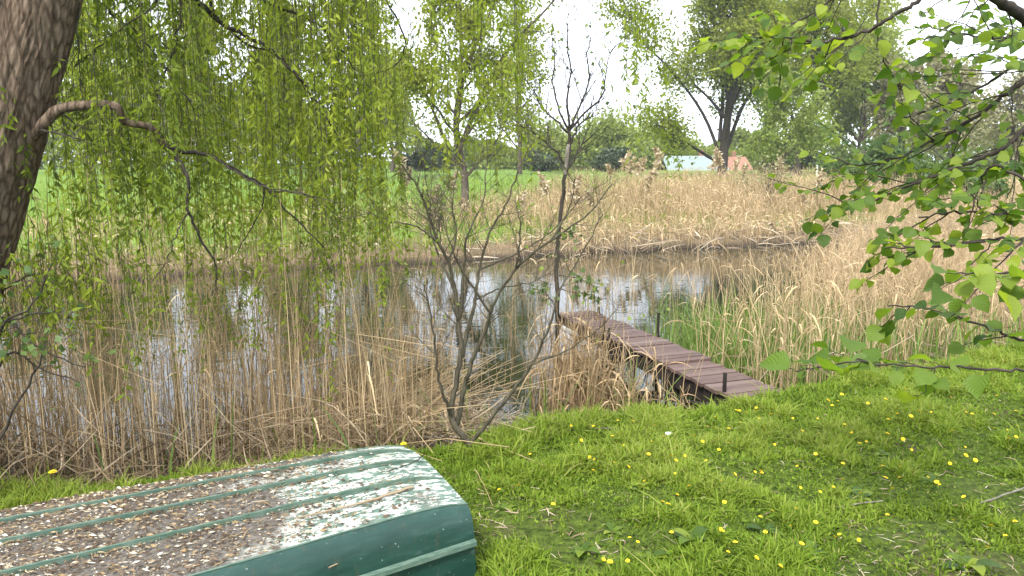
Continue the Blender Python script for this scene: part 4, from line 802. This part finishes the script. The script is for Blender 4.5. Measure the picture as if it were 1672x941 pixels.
# ------------------------------------------------------------------ lawn
rr = np.random.default_rng(97); g = Geo()
PATCH = ((.05, 3.3, .38), (1.85, 2.95, .6), (.35, 3.05, .25), (2.6, 3.5, .4))
def bare(X, Y):
    v = 0
    for cx_, cy_, r_p in PATCH: v = np.maximum(v, 1 - smooth(.45, 1.15, np.hypot(X - cx_, Y - cy_) / r_p + .5 * (fbm(X * 5, Y * 5) - .5)))
    return v
n_ = 760000; Y = 1.6 + 7.6 * rr.random(n_) ** 1.35; X = rr.uniform(-.9, 1.15, n_) * (Y + .35)
dn = (Y - nb(X)) * .93; u2 = (X - bo[0]) * BU[0] + (Y - bo[1]) * BU[1]; v2 = (X - bo[0]) * BV[0] + (Y - bo[1]) * BV[1]
tuft = smooth(.32, .66, fbm(X * 4.2 + 40, Y * 4.2, 3)); br_ = bare(X, Y)
k = (dn < .22) & ~((u2 > .0) & (np.abs(v2) < wb(u2) + .05)) & (rr.random(n_) < (.62 + .38 * tuft) * (1 - .75 * br_)); X, Y, dn, tuft, br_ = X[k], Y[k], dn[k], tuft[k], br_[k]
H = (.014 + .044 * tuft ** 1.7 + .03 * smooth(-1.2, 0, dn)) * (.5 + rr.random(len(X))) * (1 - .5 * br_); H = np.where(rr.random(len(X)) < .02, H * 1.9, H)
tone_l = np.clip(.02 + .3 * smooth(-2.2, -.3, dn) + .25 * fbm(X * 1.1 + 7, Y * 1.1), 0, .5)
N = len(X)
az = rr.random(N) * 6.283; s = np.linspace(0, 1, 4); b_ = np.abs(rr.normal(0, .75, N)); d = np.stack([np.cos(az), np.sin(az), 0 * az], -1)
P = np.stack([X, Y, zg(X, Y) - .004], -1)[:, None] + H[:, None, None] * (d[:, None] * (b_[:, None] * s ** 2 + .25 * s)[..., None] + A(0, 0, 1) * ((s - .35 * np.minimum(b_, 1.4)[:, None] * s ** 2.2))[..., None])
wide_ = (.0016 + .0022 * rr.random(N)) * (1 + .13 * Y)
ribbons(g, P, wide_[:, None] * A(.8, 1, .7, .06)[None], np.cross(d, A(0, 0, 1)) + rr.normal(0, .3, (N, 3)), np.where(rr.random(N) < .035, .95, np.clip(tone_l * .8 + .3 * (tuft - .5) + .45 * rr.random(N), 0, .8)))
nc = 9000; Yc = 1.8 + 5 * rr.random(nc); Xc = rr.uniform(-.4, .75, nc) * (Yc + .2); kc = ((Yc - nb(Xc)) < 0) & ((Xc - bo[0]) * BU[0] + (Yc - bo[1]) * BU[1] < -.02) & (rr.random(nc) < smooth(.45, .6, fbm(Xc * 2.5 + 11, Yc * 2.5))); Xc, Yc = Xc[kc], Yc[kc]; nc = len(Xc)
aC = rr.random(nc) * 6.283; leaves(g, np.stack([Xc, Yc, zg(Xc, Yc) + .012 + .03 * rr.random(nc)], -1), np.stack([np.cos(aC), np.sin(aC), rr.normal(.25, .3, nc)], -1), .012 + .026 * rr.random(nc) ** 2, .005 + .004 * rr.random(nc), .25 + .5 * rr.random(nc), rr, .5)
tag(g.build('lawn_grass', M['grass']), 'bright green lawn grass on the near bank', 'grass', kind='stuff')
# fallen dry bits on the lawn
g = Geo(); n_ = 2600; Y = 1.8 + 4 * rr.random(n_); X = rr.uniform(-.4, .72, n_) * (Y + .2); k = ((Y - nb(X)) < -.1) & ((X - bo[0]) * BU[0] + (Y - bo[1]) * BU[1] < -.02) & (rr.random(n_) < .35 + bare(X, Y)); X, Y = X[k], Y[k]
litter(g, X, Y, zg(X, Y) + .006 + .012 * rr.random(len(X)), rr, .06, .0014, .2, 1, .15)
tag(g.build('dead_grass', M['litter'], None, False), 'dry straw bits scattered over the lawn and bare soil', 'straw', kind='stuff')
# broad-leaved weeds
def weed(c, size, label, group, seed):
    r2 = np.random.default_rng(seed); g = Geo(); n_ = r2.integers(5, 9)
    for k in range(n_):
        az = k * 2.4 + r2.random(); L = size * (.6 + .6 * r2.random()); d = A(math.cos(az), math.sin(az), 0); up = r2.uniform(.3, 1.1); sd_ = A(-d[1], d[0], 0); s = np.linspace(0, 1, 7)
        P = c + L * (d * s[:, None] * .8 + A(0, 0, 1) * (up * s - .75 * up * s ** 2)[:, None]); w_ = L * .2 * np.sin(np.pi * np.clip(s * .93 + .05, 0, 1)) ** .8
        V = np.stack([P - sd_ * w_[:, None] + A(0, 0, .12) * w_[:, None], P, P + sd_ * w_[:, None] + A(0, 0, .12) * w_[:, None]], 1); q = []
        for i_ in range(6):
            for j_ in range(2): a0 = i_ * 3 + j_; q.append([a0, a0 + 1, a0 + 4, a0 + 3])
        g.add(V, q, rnd=r2.random())
    tag(g.build('weed', M['hazel']), label, 'weed', group)
for i_, (px, py, sz) in enumerate(((826, 835, .09), (1045, 800, .1), (1130, 885, .12), (1405, 815, .11), (950, 905, .1), (1250, 870, .1), (1580, 930, .13), (1320, 905, .09), (905, 790, .07), (1060, 915, .09), (1520, 790, .08), (1180, 800, .08), (1440, 745, .08), (1000, 870, .07))):
    weed(hit(px, py), sz, 'small broad leaved green weed growing in the lawn', 'broad leaved weeds in the lawn', 300 + i_)
weed(hit(85, 818), .13, 'broad leaved green weed at the foot of the lone dandelion by the reeds', None, 330)
# dandelions
m, n, l, b = newmat('dandelion_yellow'); at = n.new('ShaderNodeAttribute'); at.attribute_name = 'rnd'; r_ = ramp(n, [(0, (.72, .47, .01)), (1, (.85, .66, .02))]); l.new(at.outputs['Fac'], r_.inputs[0]); l.new(r_.outputs[0], b.inputs['Base Color']); b.inputs['Roughness'].default_value = .7; M['yellow'] = m
def dandy_mesh(seed):
    r2 = np.random.default_rng(seed); g = Geo(); h = r2.uniform(.045, .085); tip = A(r2.normal(0, .012), r2.normal(0, .012), h)
    tube(g, [A(0, 0, -.01), tip * A(.4, .4, .5), tip], .0017, .0017, 5, 6, rnd=.5); nstem = len(g.q)
    ax = unit(A(r2.normal(0, .3), r2.normal(-.15, .3), 1)); u = unit(np.cross(ax, A(0, 1, 0.1))); w = np.cross(ax, u)
    for ring, (nr, L, up) in enumerate(((16, .016, .15), (13, .012, .5), (8, .008, 1.1))):
        an_ = np.arange(nr) * 6.283 / nr + ring * .3; D = unit(np.cos(an_)[:, None] * u + np.sin(an_)[:, None] * w + ax * up); sd_ = np.cross(D, ax)
        B = np.repeat(tip[None], nr, 0); V = np.stack([B, B + D * L * .8 + sd_ * .0026, B + D * L, B + D * L * .8 - sd_ * .0026], 1); g.add(V, np.arange(nr * 4).reshape(nr, 4), rnd=r2.random(nr), mi=1)
    o = g.build('dandelion', [M['greenreed'], M['yellow']], None, False); return o
protos = [dandy_mesh(400 + k) for k in range(6)]; used = [False] * 6
def put_dandelion(p, sc, k, label, group):
    if not used[k]: o = protos[k]; used[k] = True
    else: o = protos[k].copy(); COL.objects.link(o)
    o.location = Vector(p); o.scale = (sc,) * 3; o.rotation_euler = (0, 0, rr.random() * 6.283); tag(o, label, 'flower', group)
spots = [(797, 782), (813, 812), (843, 810), (905, 835), (864, 749), (928, 694), (930, 733), (968, 706), (950, 725), (1000, 718), (1069, 701), (1083, 729), (1020, 735), (1060, 757), (1038, 873), (1026, 887), (1092, 838), (1098, 780), (1117, 802), (1152, 762), (1195, 783), (1198, 902), (1190, 915), (1122, 686), (1160, 705), (1207, 696), (1126, 722), (1187, 708), (1206, 676), (1253, 776), (1240, 780), (1300, 770), (1308, 801), (1362, 802), (1376, 768), (1412, 825), (1459, 790), (1515, 790), (1592, 760), (1653, 868), (1637, 885), (1625, 886), (1280, 935), (1250, 887), (1238, 785), (1270, 668), (1232, 675), (1350, 668), (1338, 688), (1375, 655), (1420, 665), (1448, 690), (1450, 718), (1478, 693), (1500, 678), (1520, 680), (1565, 675), (1588, 683), (1625, 650), (1560, 720), (1615, 705), (1660, 705), (1395, 715), (1380, 700), (1310, 712), (1290, 690), (1335, 755), (1240, 690), (1265, 730), (1480, 640), (1506, 645), (1540, 640), (1580, 735), (1640, 595), (1660, 720), (1400, 735), (1172, 745), (1140, 735), (1110, 760), (1086, 670), (1035, 680), (1010, 690), (1475, 655), (1570, 825), (1600, 905)]
for p_ in range(75):
    px = rr.uniform(960, 1665); lo = np.interp(px, [960, 1200, 1300, 1500, 1672], [700, 665, 650, 625, 590]); spots.append((px, lo + 10 + (290) * rr.random() ** 1.7))
for i_, (px, py) in enumerate(spots):
    p = hit(px, py + 6); put_dandelion(A(p[0], p[1], p[2] + .012), .42 + .46 * rr.random(), i_ % 6, 'yellow dandelion flower in the lawn right of the boat', 'dandelions in the lawn')
def big_dandelion(px, py, Y, label):
    top = W(px, py, Y); gz = float(zg(top[0], top[1])); base = A(top[0], top[1], gz); root = empty('dandelion', base, label, 'flower'); g = Geo(); tube(g, [base, base * .5 + top * .5 + A(.006, 0, 0), top], .0022, .002, 6, 8, rnd=.6); g.build('stem', M['greenreed'], root)
    g = Geo()
    for ring, (nr, L, up) in enumerate(((20, .021, .1), (15, .016, .5), (9, .01, 1.2))):
        an_ = np.arange(nr) * 6.283 / nr + ring * .3; D = unit(np.stack([np.cos(an_), np.sin(an_), np.full(nr, up)], -1)); sd_ = np.cross(D, A(0, 0, 1)); B = np.repeat(top[None], nr, 0)
        g.add(np.stack([B, B + D * L * .8 + sd_ * .003, B + D * L, B + D * L * .8 - sd_ * .003], 1), np.arange(nr * 4).reshape(nr, 4), rnd=rr.random(nr))
    g.build('flower_head', M['yellow'], root, False)
big_dandelion(86, 771, 3.55, 'tall yellow dandelion alone by the reeds left of the boat')
big_dandelion(310, 783, 3.42, 'yellow dandelion peeping over the far edge of the boat, the left one of two')
big_dandelion(365, 771, 3.5, 'yellow dandelion peeping over the far edge of the boat, the right one of two')
big_dandelion(659, 725, 4.1, 'yellow dandelion just behind the far corner of the boat transom')
# sticks and scraps
a_, b_, c_ = hit(925, 697), hit(1010, 708), hit(1105, 720)
stickpts([a_ + A(0, 0, .03), b_ + A(0, 0, .025), c_ + A(0, 0, .02)], .005, .008, 'fallen_stick', 'long thin brown stick lying in the grass near the jetty', 'stick', 'bark')
stickpts([hit(1360, 838) + A(0, 0, .02), hit(1440, 828) + A(0, 0, .02)], .004, .003, 'fallen_stick', 'short pale stick lying in the middle of the lawn', 'stick', 'palebark')
stickpts([hit(1600, 828) + A(0, 0, .02), hit(1690, 800) + A(0, 0, .03)], .005, .004, 'fallen_stick', 'pale stick lying at the right edge of the lawn', 'stick', 'palebark')
stickpts([hit(775, 780) + A(0, 0, .05), hit(790, 805) + A(0, 0, .04), hit(805, 832) + A(0, 0, .01)], .002, .0015, 'reed_stem', 'pale dry stem leaning in the grass right of the boat transom', 'stem', 'reed')
def pebble(px, py, r, label):
    c = hit(px, py); g = Geo(); u = np.linspace(0, math.pi, 7); v = np.linspace(0, 2 * math.pi, 10, endpoint=False); P = np.array([[c + A(r * math.sin(a_) * math.cos(b_) * (1 + .2 * math.sin(3 * b_)), .8 * r * math.sin(a_) * math.sin(b_), .5 * r * math.cos(a_) + r * .9) for b_ in v] for a_ in u])
    g.add(P, [[i_ * 10 + j_, i_ * 10 + (j_ + 1) % 10, (i_ + 1) * 10 + (j_ + 1) % 10, (i_ + 1) * 10 + j_] for i_ in range(6) for j_ in range(10)]); tag(g.build('shell', M['white']), label, 'shell')
pebble(1092, 716, .025, 'white shell in the grass at the end of the long brown stick'); pebble(1452, 659, .03, 'white shell in the grass below the low hazel branch')

# ------------------------------------------------------------------ hazel at the right edge
rr = np.random.default_rng(99)
hb = A(3.6, 2.9, float(zg(3.6, 2.9))); root = empty('hazel_tree', hb, 'hazel with broad bright green leaves reaching in from the right edge', 'tree')
g = Geo(); tube(g, [hb - A(0, 0, .2), hb + A(-.05, 0, 1.2), hb + A(-.2, 0, 2.4), hb + A(-.3, .1, 4)], .08, .04, 10, 20); g.build('trunk', M['darkbark'], root)
gb = Geo(); gl = Geo()
UQ = []
def roundleaf(gl, B, D, N_, L, tone):
    """serrated oval leaf with a point, folded along the midrib"""
    D = unit(D); s_ = unit(np.cross(D, N_)); N_ = np.cross(s_, D)
    t = A(0, .1, .25, .42, .6, .76, .9, 1.0); w = A(.05, .27, .42, .47, .43, .31, .13, .0) * L
    ser = 1 + .05 * np.array([0, 1, -1, 1, -1, 1, -1, 0]); fold = .12 + .4 * rr.random(); curl = rr.normal(.18, .22); w = w * ser
    mid = B + D * (t * L)[:, None] - N_ * (curl * L * t ** 2)[:, None]
    rip = .03 * L * np.sin(t * 16 + rr.random() * 6)
    Lf = mid + s_ * w[:, None] + N_ * (w * fold + rip)[:, None]; Rt = mid - s_ * w[:, None] + N_ * (w * fold - rip)[:, None]
    V = np.concatenate([Lf, mid, Rt]); k = np.arange(7)
    q = np.concatenate([np.stack([k, k + 8, k + 9, k + 1], -1), np.stack([k + 8, k + 16, k + 17, k + 9], -1)])
    uvv = np.concatenate([np.stack([t, 1 + 0 * t], -1), np.stack([t, 0 * t], -1), np.stack([t, 1 + 0 * t], -1)])
    gl.add(V, q, rnd=tone, uv=uvv[q].reshape(-1, 2))
def leafy(pl, n, size, t0=.15, tone=(0, 1), flat=.5):
    K = len(pl)
    for k in range(n):
        t = t0 + (1 - t0) * (k + rr.random()) / n; i_ = min(K - 2, int(t * (K - 1))); p = pl[i_] + (pl[i_ + 1] - pl[i_]) * (t * (K - 1) - i_); d = unit(pl[i_ + 1] - pl[i_])
        s_ = unit(np.cross(d, A(0, 0, 1))) * (1 if k % 2 else -1); D = unit(d * .5 + s_ * .8 + A(0, 0, -.25 + rr.normal(0, .3)) + rr.normal(0, .25, 3)); st = p + D * .018
        tubes(gb, np.array([[p, (p + st) / 2 + A(0, 0, .002), st]]), np.full((1, 3), .0009), 3)
        roundleaf(gl, st, D, unit(A(rr.normal(0, flat), rr.normal(-.15, flat), 1)), size * (.55 + .65 * rr.random()), tone[0] + (tone[1] - tone[0]) * rr.random())
def hbranch(pts, r0, r1, nsub, sublen, nleaf, size, tone=(0, 1), down=0., t0=.2):
    wp = [W(*p) for p in pts]; pts[0][0] > 1700 and leafy(tube(gb, [hb + A(-.15, 0, max(.9, wp[0][2] - .1)), (hb + A(-.15, 0, 0)) * A(.5, .5, 0) + wp[0] * A(.5, .5, 1) + A(0, 0, .04), wp[0]], r0 * 1.6, r0, 7, 12, wob=.012, rr=rr), 14, size, .3, tone)
    pl = tube(gb, wp, r0, r1, 7, len(pts) * 6, wob=.003, rr=rr); leafy(pl, nleaf, size, .3, tone); K = len(pl)
    for k in range(nsub):
        t = t0 + (1 - t0) * (k + rr.random()) / nsub; i_ = min(K - 2, int(t * (K - 1))); p = pl[i_]; d = unit(pl[i_ + 1] - pl[i_])
        s_ = unit(np.cross(d, A(0, 0, 1)) + A(0, 0, rr.normal(0, .5))) * rr.choice([-1, 1]); dd = unit(d * .8 + s_ * .7 + A(0, 0, rr.normal(down, .25))); L = sublen * (.5 + .8 * rr.random())
        q = tube(gb, [p, p + dd * L * .5, p + dd * L + A(0, 0, -.06 * L)], r1 * 1.1, r1 * .4, 5, 8, wob=.003, rr=rr); leafy(q, max(3, int(9.5 * L / .3)), size, .2, tone)
    return pl
g2 = Geo(); tube(g2, [hb + A(-.25, .05, 3.2), W(1760, 70, 2.9), W(1672, 26, 2.8), W(1620, -6, 2.75), W(1560, -70, 2.7), W(1480, -130, 2.7)], .03, .012, 9, 30, wob=.003, rr=rr); g2.build('branch', M['darkbark'], root)
hbranch([(1560, -70, 2.7), (1500, 0, 2.75), (1455, 28, 2.8), (1400, 56, 2.85), (1340, 68, 2.9), (1285, 62, 2.95), (1250, 60, 3)], .01, .003, 9, .34, 10, .056, (.2, 1), -.1, .4)
hbranch([(1480, -130, 2.7), (1420, -50, 2.8), (1360, 0, 2.9), (1290, 40, 3), (1240, 62, 3)], .007, .002, 8, .3, 8, .052, (.1, 1), -.1, .4)
hbranch([(1760, 90, 3.1), (1680, 125, 3.1), (1640, 158, 3.1), (1585, 197, 3.15), (1525, 232, 3.2), (1450, 262, 3.25), (1370, 272, 3.3)], .014, .003, 14, .36, 14, .052, (0, .9), .05, .2)
hbranch([(1760, 180, 2.9), (1685, 200, 2.9), (1640, 240, 2.9), (1580, 266, 2.95), (1520, 290, 3), (1450, 318, 3), (1390, 345, 3)], .014, .003, 12, .36, 12, .052, (0, .9), 0, .2)
hbranch([(1760, 70, 3.3), (1690, 88, 3.3), (1625, 128, 3.3), (1560, 165, 3.35), (1490, 190, 3.4)], .01, .003, 11, .38, 10, .052, (0, .8), .1, .15)
hbranch([(1760, 60, 3.0), (1690, 60, 3.0), (1610, 62, 3), (1530, 48, 3)], .008, .003, 9, .36, 8, .052, (0, .8), 0, .15)
hbranch([(1760, 300, 2.7), (1690, 300, 2.7), (1625, 270, 2.75), (1600, 300, 2.8), (1588, 345, 2.8)], .008, .003, 6, .25, 6, .052, (0, .8), -.3, .2)
hbranch([(1760, 390, 2.5), (1690, 390, 2.5), (1620, 392, 2.55), (1540, 402, 2.6), (1445, 405, 2.7)], .007, .003, 8, .26, 10, .052, (.1, 1), 0, .2)
hbranch([(1760, 320, 2.6), (1700, 340, 2.6), (1640, 350, 2.65), (1570, 345, 2.7), (1500, 355, 2.8)], .008, .003, 8, .25, 8, .052, (.1, .9), -.1, .2)
hbranch([(1760, 440, 1.9), (1690, 440, 1.9), (1630, 448, 1.9), (1545, 445, 1.92)], .005, .002, 3, .12, 9, .075, (.2, .9), -.2, .2)
hbranch([(1760, 590, 2.0), (1690, 562, 2.0), (1620, 540, 2.0), (1540, 508, 2.05), (1450, 500, 2.1)], .006, .002, 4, .16, 10, .052, (0, .7), -.1, .2)
hbranch([(1760, 612, 1.55), (1690, 609, 1.55), (1580, 600, 1.58), (1480, 598, 1.6), (1390, 590, 1.62), (1300, 607, 1.62)], .004, .0016, 4, .1, 14, .06, (.2, .8), -.2, .35)
hbranch([(1480, -130, 2.7), (1440, -20, 2.9), (1432, 60, 2.9), (1455, 120, 2.9), (1475, 150, 2.9)], .005, .002, 3, .14, 5, .06, (.1, .9), -.2, .6)
bareb = [[(1620, -6, 2.75), (1585, 30, 2.75), (1560, 90, 2.7)], [(1585, -40, 2.7), (1575, 20, 2.7), (1520, 60, 2.7), (1490, 85, 2.7)], [(1690, 118, 3), (1600, 120, 3), (1540, 122, 3), (1480, 125, 3)], [(1600, -30, 2.7), (1510, 20, 2.7), (1505, 60, 2.7)], [(1640, 5, 2.8), (1650, 60, 2.8), (1560, 80, 2.8), (1515, 95, 2.8)], [(1585, 195, 3.15), (1500, 150, 3.1), (1450, 130, 3.1), (1420, 110, 3.1)], [(1525, 232, 3.2), (1470, 170, 3.2), (1430, 130, 3.2)], [(1640, 240, 2.9), (1610, 290, 2.9), (1600, 350, 2.9)], [(1672, 215, 2.9), (1655, 300, 2.9), (1640, 330, 2.9)]]
for pts in bareb: tube(gb, [W(*p) for p in pts], .003, .001, 5, 14, wob=.003, rr=rr)
gb.build('twigs', M['darkbark'], root)
# vein relief on the broad leaves
m = M['hazel']; n = m.node_tree.nodes; l = m.node_tree.links; uvn = n.new('ShaderNodeUVMap'); sx = n.new('ShaderNodeSeparateXYZ'); l.new(uvn.outputs[0], sx.inputs[0])
mv = n.new('ShaderNodeMath'); mv.operation = 'MULTIPLY_ADD'; mv.inputs[1].default_value = -.45; l.new(sx.outputs['Y'], mv.inputs[0]); l.new(sx.outputs['X'], mv.inputs[2])
ms = n.new('ShaderNodeMath'); ms.operation = 'MULTIPLY'; ms.inputs[1].default_value = 48; l.new(mv.outputs[0], ms.inputs[0]); sn = n.new('ShaderNodeMath'); sn.operation = 'SINE'; l.new(ms.outputs[0], sn.inputs[0]); bump(n, l, n['Principled BSDF'], sn.outputs[0], .35, .002)
gl.build('leaves', M['hazel'], root)

# ------------------------------------------------------------------ the air
g = Geo(); box(g, A(0, 60, 18.5), (300, 0, 0), (0, 200, 0), (0, 0, 42))
m, n, l, b = newmat('pale_haze'); n.remove(b); pv = n.new('ShaderNodeVolumePrincipled'); pv.inputs['Color'].default_value = (.9, .95, 1, 1); pv.inputs['Density'].default_value = .0005
l.new(pv.outputs[0], n['Material Output'].inputs['Volume'])
tag(g.build('haze', m, None, False), 'thin pale haze over the meadow', 'haze', kind='stuff')
